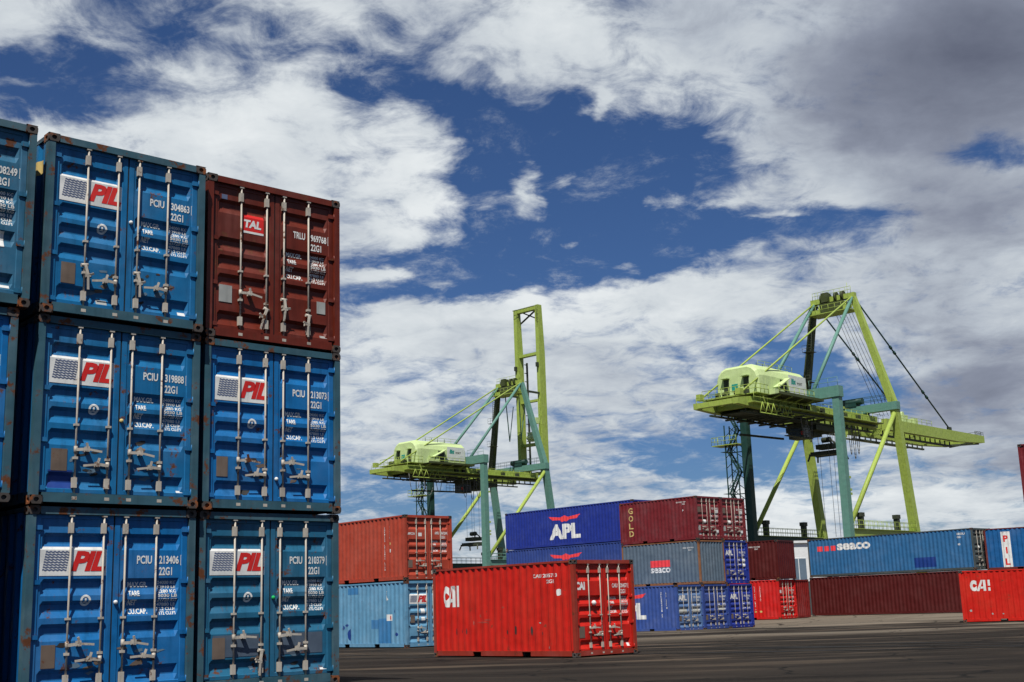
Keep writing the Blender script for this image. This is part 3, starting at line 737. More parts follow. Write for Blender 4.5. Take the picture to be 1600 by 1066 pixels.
# ---------------------------------------------------------------- ground
FEET = []
for n_, yaw, z, Ln, pts in (('n', YN, ZN, L20, ((-8.4, 14.68), (-6.45, 16.6), (-4.6, 18.4))), ('c', YC, ZC, L20, ((1.45, 34.53),)), ('o', YO, ZO, L20, ((-4.52, 50.45),)),
                            ('g', YG, ZG, L20, ((8.91, 73.), slot(8.91, 73., 1, YG), slot(8.91, 73., 2, YG))), ('a', YA, ZA, L40, ((7.38, 81.04),)),
                            ('t', YT, ZT, L20, ((17.12, 84.73), slot(17.12, 84.73, 1, YT))), ('s', YS, ZS, L40, ((28.41, 79.57),)),
                            ('r', YCR, -.09, L20, (tuple(CR2['root'].location[:2]),)), ('p', YPB, .12, L20, ((xb, yb),)), ('k', YTS, 0., L20, ((xt, yt),))):
    for p in pts: FEET.append((p[0], p[1], yaw, z, Ln))
def gz(x, y):
    sw = .02; sz = 0.
    for (fx, fy, yaw, z, Ln) in FEET:
        dx, dy = x-fx, y-fy; c, s = math.cos(yaw), math.sin(yaw)
        u, v = c*dx+s*dy, -s*dx+c*dy
        du = max(-u, u-CW, 0); dv = max(-v, v-Ln, 0); d = math.hypot(du, dv)
        w = 1/(d*.35+.06)**3*.02; sw += w; sz += w*z
    return sz/sw-.012
def span(a, b_, st, far):
    r = []; x = a
    while x <= b_: r.append(x); x += st
    s = st; lo = a; hi = r[-1]; L_, H_ = [], []
    while lo > -far: s *= 1.35; lo -= s; L_.append(lo)
    s = st
    while hi < far: s *= 1.35; hi += s; H_.append(hi)
    return L_[::-1]+r+H_
XS = span(-14, 38, .8, 6000); YS_ = span(4, 98, .8, 6000)
g = bmesh.new(); GV = [[g.verts.new((x, y, gz(x, y))) for y in YS_] for x in XS]
for i in range(len(XS)-1):
    for j in range(len(YS_)-1):
        f = g.faces.new((GV[i][j], GV[i+1][j], GV[i+1][j+1], GV[i][j+1])); f.smooth = True
ASPH = newmat('asphalt_yard'); keep = nt; nt = ASPH.node_tree
bs = nt.nodes['Principled BSDF']; t_ = N('ShaderNodeTexCoord'); v = t_.outputs['Object']
sx = N('ShaderNodeSeparateXYZ'); L(v, sx.inputs[0])
a1 = noise(v, .11, 6, .6).outputs[0]; a2 = noise(vm('MULTIPLY', v, (.25, 1.0, 1)), .55, 7, .65).outputs[0]; a3 = noise(v, 14., 5, .7).outputs[0]; a4 = noise(vm('MULTIPLY', v, (.35, 1., 1)), .16, 4, .6, 1.).outputs[0]
base = mixc(mapr(a2, .35, .7, 0, 1), (.010, .0085, .0075), (.030, .0245, .020))
base = mixc(mth('MULTIPLY', mapr(a1, .5, .75, 0, 1), .6), base, (.050, .037, .027))
base = mixc(mth('MULTIPLY', mapr(a3, .5, .72, 0, 1), .35), base, (.050, .043, .037))
yy = mth('ADD', sx.outputs[1], mth('MULTIPLY', sx.outputs[0], .12))
conc = mth('MULTIPLY', mapr(yy, 44, 60, 0, 1), mapr(a4, .46, .60, 0.0, 1))
conc = mth('MAXIMUM', conc, mapr(mth('ADD', yy, mth('MULTIPLY', a4, 10)), 74, 82, 0, .9))
base = mixc(mth('MULTIPLY', conc, .8), base, mixc(a2, (.26, .22, .17), (.11, .09, .07)))
patch = N('ShaderNodeTexVoronoi'); L(vm('MULTIPLY', v, (.10, .22, 1)), patch.inputs['Vector']); patch.inputs['Scale'].default_value = 1.
base = mixc(mth('MULTIPLY', mapr(patch.outputs['Color'], .1, .9, 0, 1), .45), base, (.018, .015, .013))
crk = N('ShaderNodeTexVoronoi', feature='DISTANCE_TO_EDGE'); L(vm('ADD', v, vm('MULTIPLY', noise(v, .8, 4).outputs['Color'], (1.2, 1.2, 0))), crk.inputs['Vector']); crk.inputs['Scale'].default_value = .22
base = mixc(mapr(crk.outputs['Distance'], .004, .012, .8, 0), base, (.006, .006, .006))
dust = noise(vm('MULTIPLY', v, (.12, .55, 1)), .9, 6, .6).outputs[0]
base = mixc(mth('MULTIPLY', mapr(dust, .52, .66, 0, 1), mapr(yy, 20, 36, 0, .55)), base, (.11, .083, .06))
oil = noise(v, .45, 5, .65).outputs[0]
base = mixc(mapr(oil, .60, .70, 0, .8), base, (.010, .009, .008))
L(base, bs.inputs['Base Color']); bs.inputs['Roughness'].default_value = 1; bs.inputs['Specular IOR Level'].default_value = .04
bp = N('ShaderNodeBump'); bp.inputs['Strength'].default_value = .5; bp.inputs['Distance'].default_value = .012; L(mth('ADD', a3, mth('MULTIPLY', a2, 2)), bp.inputs['Height']); L(bp.outputs[0], bs.inputs['Normal'])
nt = keep
o = obj('ground', g, ASPH); o['kind'] = 'structure'
TYRE = paint('tyre_rubber_mark', (.008, .0075, .007), .85, .1, 0, grime=.2)
for (cx, cy, rad, a0, a1, wd) in ((-30, -12, 62, 12, 62, .5), (-30, -12, 64.2, 12, 60, .5), (40, 120, 92, 222, 262, .55), (40, 120, 89.6, 222, 262, .5)):
    g = bmesh.new(); prev = None; n = 70
    for i in range(n+1):
        a = math.radians(a0+(a1-a0)*i/n); w_ = wd*(.7+.3*math.sin(i*.7))
        q = []
        for rr in (rad-w_/2, rad+w_/2):
            x, y = cx+rr*math.cos(a), cy+rr*math.sin(a); q.append(g.verts.new((x, y, gz(x, y)+.010)))
        if prev: g.faces.new((prev[0], prev[1], q[1], q[0]))
        prev = q
    obj('tyre_mark', g, TYRE, o)

# ---------------------------------------------------------------- quay cranes
LIME = paint('lime_paint', (.265, .345, .062), .5, .35, .22, grime=.75, rustcol=(.10, .06, .02), dull=(.5, .5, .35))
TEAL = paint('teal_green_paint', (.11, .25, .20), .5, .35, .06, grime=.3)
DTEAL = paint('dark_teal_shade_paint', (.012, .05, .04), .55, .2, .1, grime=.4)  # dark parts; for the far leg, teal with shade put into the colour
PALE = paint('pale_lime_cladding', (.50, .62, .28), .5, .3, .03, grime=.2, dull=(.7, .75, .6))
PWHITE = paint('sign_white', (.62, .66, .60), .5, .2, .02, grime=.15)
DKM = paint('dark_machinery', (.035, .045, .025), .6, .3, .3)
ROPE = paint('steel_rope', (.16, .16, .15), .5, .2, .1)
OLIVE = paint('dark_olive_shade_paint', (.05, .065, .018), .55, .3, .3, grime=.5)  # dark parts; on the far mast leg, lime with its shade painted in
EMB = paint('emblem_teal', (.02, .28, .22), .4, .1, 0)
GLASS = paint('dark_cab_glass', (.02, .03, .035), .12, 0, 0, grime=.05)
def V3(*a): return Vector(a)
def crane(label, x, y, rz, raised, leg_w, leg_l):
    G1, G0, B, HT = 15., 18.88, 6.71, 26.
    XR, XT, XA, ZA_, BA, GB_, XH = -16.5, 51.4, 13.73, 41.3, 2.9, 2.75, 19.7
    t = thing('gantry_crane', label, 'crane', (x, y, 0), rz, 'ship-to-shore cranes behind the containers')
    def P(name, build, m, parent=t):
        g = bmesh.new(); build(g); return obj(name, g, m, parent)
    def wx(z): return G0+(G1-G0)*z/HT
    # legs
    for sy, m in ((-1, leg_l), (1, DTEAL)):  # far leg's dark teal paints in the shade under the machinery house
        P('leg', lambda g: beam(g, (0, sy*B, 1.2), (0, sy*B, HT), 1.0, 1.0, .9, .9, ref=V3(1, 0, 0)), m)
    for sy in (-1, 1):
        P('leg', lambda g: beam(g, (wx(1.2), sy*B, 1.2), (wx(HT-.6), sy*B, HT-.6), 1.05, 1.05, .95, .95, ref=V3(1, 0, 0)), leg_w)
        # portal beam between land and water legs with a railed walkway
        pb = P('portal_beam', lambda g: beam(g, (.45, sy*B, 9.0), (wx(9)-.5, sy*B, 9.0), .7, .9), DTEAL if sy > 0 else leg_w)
        P('handrail', lambda g: (rail(g, (.6, sy*B-.5, 9.46), (wx(9)-.7, sy*B-.5, 9.46), step=1.2), rail(g, (.6, sy*B+.5, 9.46), (wx(9)-.7, sy*B+.5, 9.46), step=1.2), box(g, .6, wx(9)-.7, sy*B-.55, sy*B+.55, 9.455, 9.52)), leg_w, pb)
        for xx in (3.2, 12.6):
            P('floodlight_box', lambda g: (box(g, xx-.3, xx+.3, sy*B-.3, sy*B+.3, 9.53, 11.0), box(g, xx-.45, xx+.45, sy*B-.35, sy*B+.35, 11.0, 11.5)), DKM, pb)
        P('sill_beam', lambda g: None if sy else None, leg_w) if False else None
        P('brace', lambda g: tube(g, (.3, sy*B, 9.7), (wx(25)-.2, sy*B, 24.9), .30, 12), LIME)
    P('sill_beam', lambda g: beam(g, (0, -B-1.5, 1.5), (0, B+1.5, 1.5), .9, 1.2), leg_l)
    P('sill_beam', lambda g: beam(g, (G0, -B-1.5, 1.5), (G0, B+1.5, 1.5), .9, 1.2), leg_w)
    for xx in (0, G0):
        for sy in (-1, 1):
            def bogie(g):
                box(g, xx-.35, xx+.35, sy*B-2.4, sy*B+2.4, .55, .9)
                for k in range(4): tube(g, (xx-.15, sy*B-1.9+k*1.27, .32), (xx+.15, sy*B-1.9+k*1.27, .32), .32, 12)
            P('wheel_bogie', bogie, DKM)
    # top cross beams
    hx0_ = -11.6
    cb = P('cross_beam', lambda g: beam(g, (0, -B-.6, HT+.15), (0, B+.6, HT+.15), 1.15, 1.35), TEAL)
    P('handrail', lambda g: rail(g, (-.5, -B-.5, HT+.83), (-.5, -3.3, HT+.83)), TEAL, cb)
    wb = P('cross_beam', lambda g: beam(g, (G1, -B-.6, HT-.2), (G1, B+.6, HT-.2), 1.0, 1.05), TEAL)
    P('handrail', lambda g: (rail(g, (G1-.5, -B, HT+.33), (G1-.5, B, HT+.33)), rail(g, (G1+.5, -B, HT+.33), (G1+.5, B, HT+.33))), DTEAL, wb)
    P('winch_unit', lambda g: (box(g, G1-.6, G1+.6, -1.6, .6, HT+.35, HT+1.3), tube(g, (G1-.2, -2.4, HT+1.0), (G1-.2, 1.2, HT+1.0), .45, 12)), DTEAL, wb)
    # hangers between cross beams and girders
    for xx in (0, G1):
        for sy in (-1, 1): P('hanger', lambda g: box(g, xx-.3, xx+.3, sy*GB_-.25, sy*GB_+.25, 25.02, HT-.5 if xx == 0 else HT-.73), DTEAL)
    # fixed girders
    xe = 17.0
    for sy in (-1, 1):
        gd = P('girder', lambda g: (box(g, XR+4.5, xe, sy*GB_-.42, sy*GB_+.42, 23.45, 24.98), beam(g, (XR+4.5, sy*GB_, 24.2), (XR, sy*GB_, 24.0), .84, 1.53, .7, .7)), LIME)
        P('walkway', lambda g: (box(g, XR+2, xe, sy*(GB_+.85)-.42, sy*(GB_+.85)+.42, 23.9, 24.0), rail(g, (XR+2, sy*(GB_+1.25), 24.0), (xe, sy*(GB_+1.25), 24.0), step=1.4)), LIME, gd)
        P('trolley_rail', lambda g: box(g, XR+2, xe, sy*(GB_-.6)-.15, sy*(GB_-.6)+.15, 22.9, 23.1), DKM, gd)
        def ties(g):
            x_ = XR+3
            while x_ < xe: box(g, x_-.06, x_+.06, sy*(GB_-.6)-.08, sy*(GB_-.6)+.08, 23.1, 23.5); x_ += 1.4
        P('rail_hanger', ties, DKM, gd)
    for q_ in (((XR+.2, -GB_+.3, 24.0), (XR+.2, GB_-.3, 24.0), .6, .6), ((XR+4, -GB_+.42, 24.2), (XR+4, GB_-.42, 24.2), .5, 1.0), ((-6, -GB_+.42, 24.2), (-6, GB_-.42, 24.2), .5, 1.0), ((6, -GB_+.42, 24.2), (6, GB_-.42, 24.2), .5, 1.0), ((XR+.4, -GB_+.3, 24.1), (XR+4, GB_-.4, 24.2), .2, .2)):
        P('end_tie', lambda g: beam(g, *q_), LIME)
    P('underside_shade_deck', lambda g: (box(g, hx0_-.4, 1.0, -GB_+.42, GB_-.42, 23.3, 23.42), [box(g, xk, xk+.25, -GB_-1.5, GB_+1.0, 23.0, 23.2) for xk in (-9, -6.5, -4, -1.5, 1)], [tube(g, (-10, yk, 22.8), (3, yk, 22.85), .07, 5) for yk in (-2, -1.7, -1.4, 1.6)]), DKM)  # dark cover added to paint shaded girder undersides, with bearers and pipes
    P('cable_tray', lambda g: (box(g, -11, 16, -GB_-.62, -GB_-.45, 23.55, 23.75), [box(g, xk, xk+.7, -GB_-.8, -GB_-.43, 23.9, 24.7) for xk in (-3.5, -1.8, 1.8, 7.5, 11)]), DKM)
    # rear service platform with lattice and rails
    def rearp(g):
        box(g, XR+2.6, XR+5.2, -GB_-1.4, GB_+.9, 25.0, 25.08)
        for sy in (-1,):
            rail(g, (XR+2.6, sy*(GB_+1.3), 25.08), (XR+5.2, sy*(GB_+1.3), 25.08), step=.9, r=.04)
            for k in range(6):
                xa = XR+3+k*1.2; tube(g, (xa, sy*(GB_+1.35), 22.7), (xa+.6, sy*(GB_+1.35), 24.0), .06, 4); tube(g, (xa+.6, sy*(GB_+1.35), 24.0), (xa+1.2, sy*(GB_+1.35), 22.7), .06, 4)
            tube(g, (XR+3, sy*(GB_+1.35), 22.7), (XR+10.2, sy*(GB_+1.35), 22.7), .07, 4)
        rail(g, (XR+2.6, -GB_-1.3, 25.08), (XR+2.6, GB_+.8, 25.08), step=.9, r=.035)
        rail(g, (XR+.1, -GB_, 24.35), (XR+.1, GB_, 24.35), .6, 1.1, .03)
    P('service_platform', rearp, LIME)
    [P('rope_sheave', lambda g: tube(g, (XR+3.4, yy_-.12, 25.4), (XR+3.4, yy_+.12, 25.4), .42, 14), DKM) for yy_ in (-1.8, -.8, .8, 1.8)]
    # machinery house: cladded shed with rounded rear edges
    hx0, hx1, hy, hz0, hz1 = -11.6, -.75, 3.05, 25.15, 29.1
    def house(g):
        prof = [(-hy, 0), (-hy, .62), (-hy+.25, .80), (-hy+.75, .93), (-hy+1.4, 1.0), (hy-1.4, 1.0), (hy-.75, .93), (hy-.25, .8), (hy, .62), (hy, 0)]
        H = hz1-hz0
        def ring(x_, sc, dz=0): return [g.verts.new((x_, p[0]*(1 if sc == 1 else sc), hz0+p[1]*H*(1 if sc == 1 else sc)+dz)) for p in prof]
        R = [ring(hx0, .90), ring(hx0+.25, .97), ring(hx0+.9, 1), ring(hx0+2.3, 1.0, 0), ring(hx1, 1)]
        for a, b_ in zip(R, R[1:]):
            for k in range(len(prof)):
                k2 = (k+1) % len(prof); f = g.faces.new((a[k], b_[k], b_[k2], a[k2]))
        g.faces.new(R[0]); g.faces.new(R[-1][::-1])
    h = P('machinery_house', house, PALE)
    P('panel_seams', lambda g: ([box(g, xk, xk+.05, -hy-.03, -hy+.02, hz0+.05, hz0+2.4) for xk in (-10.2, -8.9, -7.6, -5.2)], [box(g, xk, xk+.06, -1.7, 1.7, hz1-.02, hz1+.04) for xk in (-8, -6.2, -4.4, -2.6)], [box(g, hx0-.03, hx0+.02, yk, yk+.05, hz0+.1, hz0+2.6) for yk in (-2.2, .3, 2.4)]), PALE, h)
    P('gutter_trim', lambda g: (box(g, hx0+.2, hx1+.05, -hy-.06, -hy-.005, hz0-.02, hz0+.12), box(g, hx1-.1, hx1+.06, -hy-.05, hy+.05, hz0, hz0+.12)), DKM, h)
    P('cooling_unit', lambda g: (box(g, -3.6, -2.2, .3, 1.5, hz1-.02, hz1+.55), box(g, -6.4, -5.4, -.9, .2, hz1-.02, hz1+.4)), PWHITE, h)
    P('roof_cowl', lambda g: tube(g, (hx0+.9, -.1, hz0+2.0), (hx0+3.4, -.1, hz0+2.9), 1.35, 14, 1.1), PALE, h)
    for yc in (1.5, -1.3):
        dr = P('house_door', lambda g: box(g, hx0-.02, hx0+.06, yc-.38, yc+.38, hz0+.3, hz0+2.4), DKM, h)
        P('door_canopy', lambda g: box(g, hx0-.6, hx0, yc-.5, yc+.5, hz0+2.45, hz0+2.55), PALE, h)
    P('louvre', lambda g: box(g, hx0-.04, hx0+.03, -.1, .75, hz0+.9, hz0+1.7), EMB, h)
    P('side_opening', lambda g: box(g, -6.9, -5.5, -hy-.04, -hy+.1, hz0+.35, hz0+2.3), DKM, h)
    P('side_hood', lambda g: (beam(g, (-8.6, -hy-.45, hz0+1.1), (-5.6, -hy-.25, hz0+2.5), .9, .12), box(g, -9.4, -7.2, -hy-.75, -hy, hz0+.0, hz0+.85)), PALE, h)
    sg = P('sign', lambda g: box(g, -4.9, -.9, -hy-.05, -hy, hz0+.9, hz0+3.1), PWHITE, h)
    g = bmesh.new(); put_text(g, 'Bbt', -4.4, hz0+1.95, 1.1, .75, .07, .2); 
    for v_ in g.verts: v_.co = Vector((v_.co.x, -hy-.056, v_.co.y))
    obj('sign_emblem', g, EMB, sg)
    g = bmesh.new(); put_text(g, 'PORT', -3.0, hz0+2.0, 1.2, .34, .03)
    for v_ in g.verts: v_.co = Vector((v_.co.x, -hy-.056, v_.co.y))
    obj('sign_lettering', g, DKM, sg)
    P('house_handrail', lambda g: (rail(g, (XR+5.5, -hy-2.25, 25.0), (-3, -hy-2.25, 25.0), step=1.1, r=.04), [beam(g, (xk, -hy-.1, 24.4), (xk, -hy-2.2, 24.97), .12, .12) for xk in (-10.5, -8, -5.5, -3)], rail(g, (hx0+3, -1.2, hz1), (hx1, -1.2, hz1), .8, 1.6, .025)), EMB if False else LIME, h)
    P('house_deck', lambda g: (box(g, XR+5.5, -.8, -hy-2.3, -hy-.02, 24.99, 25.07), box(g, XR+5.5, -.8, -hy-2.3, -hy-2.25, 25.07, 25.3)), OLIVE, h)
    P('roof_vent', lambda g: [tube(g, (xx, 0, hz1-.1), (xx, 0, hz1+.9), .05, 6) for xx in (-7, -5.6, -4.2, -2.6)], DTEAL, h)
    # A-frame
    for sy in (-1, 1):
        P('mast_leg', lambda g: beam(g, (G1, sy*(B-.1), HT+.2), (XA, sy*BA, ZA_), .95, .95, .7, .7, ref=V3(1, 0, 0)), leg_w if sy < 0 else OLIVE)  # far leg in dark olive: its shade is put into the colour
        P('back_strut', lambda g: tube(g, (0, sy*3.6, HT+.8), (XA-.3, sy*BA, ZA_-.4), .24, 10), TEAL)
        bst = P('backstay', lambda g: tube(g, (XR+1.0, sy*GB_, 24.9), (XA-.2, sy*BA, ZA_-.2), .12, 8), LIME)
        P('stay_lug', lambda g: box(g, XR+.6, XR+1.4, sy*GB_-.3, sy*GB_+.3, 24.8, 25.5), LIME)
    def ap(g):
        beam(g, (XA, -BA-.4, ZA_), (XA, BA+.4, ZA_), .7, .7); beam(g, (XA-.9, -BA-.2, ZA_-1.6), (XA-.9, BA+.2, ZA_-1.6), .35, .5)
        box(g, XA-1.6, XA+1.2, -BA-.2, BA+.2, ZA_-2.1, ZA_-2.0)
        for yy_ in (-2, -1, 1, 2): beam(g, (XA, yy_, ZA_-.3), (XA-.9, yy_, ZA_-2), .15, .15)
        rail(g, (XA-1.6, -BA, ZA_-2), (XA-1.6, BA, ZA_-2), step=.9); rail(g, (XA-.4, -BA, ZA_+.35), (XA-.4, BA, ZA_+.35), .9, .8); rail(g, (XA+1.2, -BA, ZA_-2), (XA+1.2, BA, ZA_-2), step=.9)
        tube(g, (XA, -2.2, ZA_), (XA, -2.2, ZA_+1.9), .03, 4); tube(g, (XA, 2.7, ZA_), (XA, 2.7, ZA_+1.4), .03, 4)
    P('apex_platform', ap, LIME)
    P('apex_sheaves', lambda g: [tube(g, (XA-.2, yy_-.15, ZA_+.2), (XA-.2, yy_+.15, ZA_+.2), .65, 14) for yy_ in (-1.6, -.6, .5, 1.5)]+[box(g, XA-1.1, XA+.3, -1.9, 1.5, ZA_-1.95, ZA_-.6), box(g, XA-1.0, XA-.5, .3, 1.3, ZA_-.4, ZA_+.9)], OLIVE)
    P('mast_brace', lambda g: (beam(g, (G1-.3, -B*.78, 30.5), (G1-.3, -B*.78+.9, 30.5), .2, .2), [box(g, wx(0)*0+XA+.3, XA+1.3, -3.9+.2*k, -3.0+.2*k, 37-3.6*k, 37.1-3.6*k) for k in range(0)]), DTEAL) if False else None
    # ladder and landings on the mast
    def lad(g):
        for sy in (1,):
            p0 = V3(G1-.9, sy*(B-1.1), HT+.6); p1 = V3(XA-.9, sy*(BA+.3), ZA_-2)
            for dy in (-.3, .3): tube(g, p0+V3(0, dy, 0), p1+V3(0, dy, 0), .04, 4)
            for k in range(38):
                c = p0.lerp(p1, k/37); tube(g, c-V3(0, .3, 0), c+V3(0, .3, 0), .025, 4)
            for f_ in (.3, .62):
                c = p0.lerp(p1, f_); box(g, c.x-.9, c.x+.5, c.y-.9, c.y+.5, c.z-.05, c.z); rail(g, c-V3(.9, .9, 0), c-V3(.9, -.5, 0), .9, .7, .025)
    P('mast_ladder', lad, DKM)
    # stair tower on the far landward leg
    def stairs(g):
        z = 1.5; k = 0
        while z < 23.5:
            z2 = z+2.7; ya, yb_ = B+.8, B+2.3
            if k % 2: ya, yb_ = yb_, ya
            for dx in (-.95, -.25): beam(g, (dx, ya, z), (dx, yb_, z2), .06, .22)
            for q in range(8):
                c = V3(0, ya, z).lerp(V3(0, yb_, z2), (q+.5)/8); box(g, -.95, -.25, c.y-.12, c.y+.12, c.z-.02, c.z+.02)
            tube(g, (-.95, ya, z+.95), (-.95, yb_, z2+.95), .03, 4)
            box(g, -1.2, .2, min(yb_, B+.6) if yb_ < B+1 else yb_-.1, (yb_+.9) if yb_ > B+1 else B+1.0, z2-.05, z2)
            rail(g, (-1.2, yb_, z2), (.2, yb_, z2), 1.0, .7, .03)
            beam(g, (0, B+.4, z2-.1), (0, yb_+.3, z2-.1), .12, .12)
            z = z2; k += 1
        for dx in (-1.1, .1):
            for yy_ in (B+.75, B+2.5): beam(g, (dx, yy_, 1.2), (dx, yy_, 23.8), .12, .12)
        z = 2.
        while z < 23: tube(g, (.1, B+.75, z), (.1, B+2.5, z+1.35), .05, 4); tube(g, (-1.1, B+2.5, z), (-1.1, B+.75, z+1.35), .05, 4); z += 1.35
    P('stair_tower', stairs, DTEAL)
    P('cable_reel_platform', lambda g: (box(g, -1.4, .9, B+.5, B+4.4, 21.2, 21.3), rail(g, (-1.4, B+4.4, 21.3), (.9, B+4.4, 21.3), step=.8), rail(g, (-1.4, B+.6, 21.3), (-1.4, B+4.4, 21.3), step=.9)), LIME)
    P('leg_lights', lambda g: [box(g, .46, .8, -B-.5, -B-.2, zz_, zz_+.28) for zz_ in (24, 20.5, 15.5, 14, 13.5)], LIME)
    # trolley, operator cab, machinery under the girders
    tx = 5.0
    tr = P('trolley', lambda g: (box(g, tx-2.6, tx+2.6, -GB_+.55, GB_-.55, 22.2, 22.85), [tube(g, (xx, sy*(GB_-.75), 23.3), (xx, sy*(GB_-.45), 23.3), .22, 10) for xx in (tx-2, tx+2) for sy in (-1, 1)], rail(g, (tx-2.6, -GB_+.6, 22.2), (tx+2.6, -GB_+.6, 22.2), .6, 1), box(g, tx-1.6, tx+.4, -1.2, 1.2, 21.6, 22.2)), DKM)
    cbn = P('operator_cab', lambda g: (box(g, tx-5.2, tx-3.2, -1.7, .3, 21.0, 22.8),), PWHITE if False else DKM, tr)
    P('cab_window', lambda g: (box(g, tx-5.23, tx-5.2, -1.5, .1, 21.2, 22.3), box(g, tx-5.0, tx-3.4, -1.73, -1.7, 21.2, 22.3)), GLASS, cbn)
    P('cab_light', lambda g: box(g, tx-5.5, tx-5.24, -1.9, -1.65, 21.4, 21.8), RED_M, cbn)
    P('cab_walkway', lambda g: (box(g, tx-9.5, tx-3.6, -2.2, -1.65, 20.9, 21.0), rail(g, (tx-9.5, -2.2, 21.0), (tx-3.6, -2.2, 21.0), 1.0, .9, .035), beam(g, (tx-13, 2.4, 21.3), (tx-3, 2.4, 21.5), .2, .25)), DKM, tr)
    # festoon loops
    def loop(x0, w, d, yv=-2.6):
        def f_(g):
            pts = [V3(x0+w*k/12, yv, 23.2-d*(1-(2*k/12-1)**2)) for k in range(13)]; path(g, pts, .05, 5)
        return f_
    if raised:
        lo = ((-14.2, 2.3, 3.8, -4.0), (-11.2, 2.6, 3.3, -4.0), (-7.6, 1.5, 2.6, -3.0), (-1.5, 1.2, 3.2, -3.), (.2, 1.1, 3.5, -3.), (1.6, 1.1, 3.2, -3.), (3.2, 1.1, 3.6, -3.))
    else: lo = ((-2.6, 1.2, 2.4, -3), (-1.2, 1.2, 2.9, -3), (9.0, .8, 3.8, -3), (10.0, .8, 4.3, -3), (11., .8, 3.6, -3))
    for a in lo: P('festoon_cable', loop(*a), ROPE)
    # boom
    def boom_girder(g, sy):
        Lb = XT-XH
        box(g, XH, XT-9, sy*GB_-.4, sy*GB_+.4, 23.5, 25.0)
        p = [(XT-9, 23.5), (XT-9, 25.0), (XT, 25.0), (XT, 23.95), (XT-3, 23.8)]
        a = [g.verts.new((q[0], sy*GB_-.4, q[1])) for q in p]; b_ = [g.verts.new((q[0], sy*GB_+.4, q[1])) for q in p]
        g.faces.new(a); g.faces.new(b_[::-1])
        for k in range(5): g.faces.new((a[k], b_[k], b_[(k+1) % 5], a[(k+1) % 5]))
    bm_root = None
    def B_(name, build, m, parent=None):
        g = bmesh.new(); build(g)
        if raised:
            for v_ in g.verts:
                dx, dz = v_.co.x-XH, v_.co.z-24.2
                v_.co = Vector((XH-.4-dz, v_.co.y, 24.2+dx+.4))
        return obj(name, g, m, parent or t)
    bmain = B_('boom', lambda g: (boom_girder(g, -1), boom_girder(g, 1), beam(g, (XT-.4, -GB_+.4, 24.4), (XT-.4, GB_-.4, 24.4), .7, .9), beam(g, (XT-9, -GB_+.4, 24.2), (XT-9, GB_-.4, 24.2), .5, .9), beam(g, (XH+6, -GB_+.4, 24.2), (XH+6, GB_-.4, 24.2), .5, .9), beam(g, (XH+.6, -GB_+.4, 24.2), (XH+.6, GB_-.4, 24.2), .5, .9), beam(g, (XH+14, -GB_+.4, 24.2), (XH+14, GB_-.4, 24.2), .4, .7)), LIME)
    B_('boom_tip_frame', lambda g: (beam(g, (XT-.3, -GB_+.4, 23.9), (XT-2.6, GB_-.4, 23.9), .2, .3), beam(g, (XT-.3, GB_-.4, 23.9), (XT-2.6, -GB_+.4, 23.9), .2, .3), rail(g, (XT-.3, -GB_, 25.0), (XT-.3, GB_, 25.0), .7, .8), rail(g, (XT-3.3, -GB_-.4, 25.0), (XT-.3, -GB_-.4, 25.0), .5, .8)), DKM, bmain)
    for sy in (-1, 1):
        B_('trolley_rail', lambda g: box(g, XH, XT-10, sy*(GB_-.6)-.15, sy*(GB_-.6)+.15, 22.7, 22.95), DKM, bmain)
        def rh(g):
            x_ = XH+.5
            while x_ < XT-10: box(g, x_-.06, x_+.06, sy*(GB_-.6)-.08, sy*(GB_-.6)+.08, 22.95, 23.5); x_ += 1.6
        B_('rail_hanger', rh, DKM, bmain)
        B_('stay_lug', lambda g: box(g, 39.7, 40.5, sy*GB_-.2, sy*GB_+.2, 25.0, 25.5), DKM, bmain)
        B_('walkway', lambda g: (box(g, XH, XT-12, sy*(GB_+.75)-.33, sy*(GB_+.75)+.33, 23.0, 23.07),) if sy > 0 else (box(g, XH+3, XH+3.6, -GB_-.8, -GB_-.4, 25.0, 25.1), rail(g, (XH+3, -GB_-.3, 25.0), (XH+14, -GB_-.3, 25.0), .8, 1.6, .03)), LIME, bmain)
    B_('boom_winch', lambda g: (box(g, XH+6.4, XH+8.0, -2.4, -.6, 25.0, 26.2), box(g, XH+9.5, XH+10.6, -2.6, -1.6, 25.0, 25.9), tube(g, (XH+7, -2.2, 26.3), (XH+7, -.7, 26.3), .4, 10)), PALE, bmain)
    if not raised:
        for sy in (-1, 1):
            fs = P('forestay', lambda g: (tube(g, (XA+.2, sy*BA, ZA_-.1), (40.1, sy*GB_, 25.3), .11, 8), [tube(g, V3(XA+.2, sy*BA, ZA_-.1).lerp(V3(40.1, sy*GB_, 25.3), f0), V3(XA+.2, sy*BA, ZA_-.1).lerp(V3(40.1, sy*GB_, 25.3), f0+.015), .2, 8) for f0 in (.36, .40, .70, .74)]), DTEAL)
        for k in range(6):
            yy_ = -1.7+k*.45
            P('hoist_rope', lambda g: tube(g, (XA+.3, yy_, ZA_-.3), (XH+6.8-k*.3, yy_-.2, 26.2), .035, 4), ROPE)
        for k, (xx, yy_) in enumerate(((9.2, -1), (10.4, -1), (10.4, 1))): P('hanging_rope', lambda g: tube(g, (tx+xx-7, yy_, 22.2), (tx+xx-7, yy_, 9.0), .03, 4), ROPE)
    else:
        for sy in (-1, 1):   # folded stay links hanging from the apex
            P('forestay', lambda g: (tube(g, (XA+.4, sy*BA*.6, ZA_-1), (XA+1.0, sy*BA*.5, 31.0), .10, 6), tube(g, (XA+1.0, sy*BA*.5, 31.0), (XA+2.2, sy*BA*.5, 37.5), .08, 6)), TEAL)
            P('forestay_link', lambda g: tube(g, (XH-1.0, sy*GB_, 44.4), (XA+.6, sy*BA, ZA_-.2), .10, 6), DTEAL) if False else None
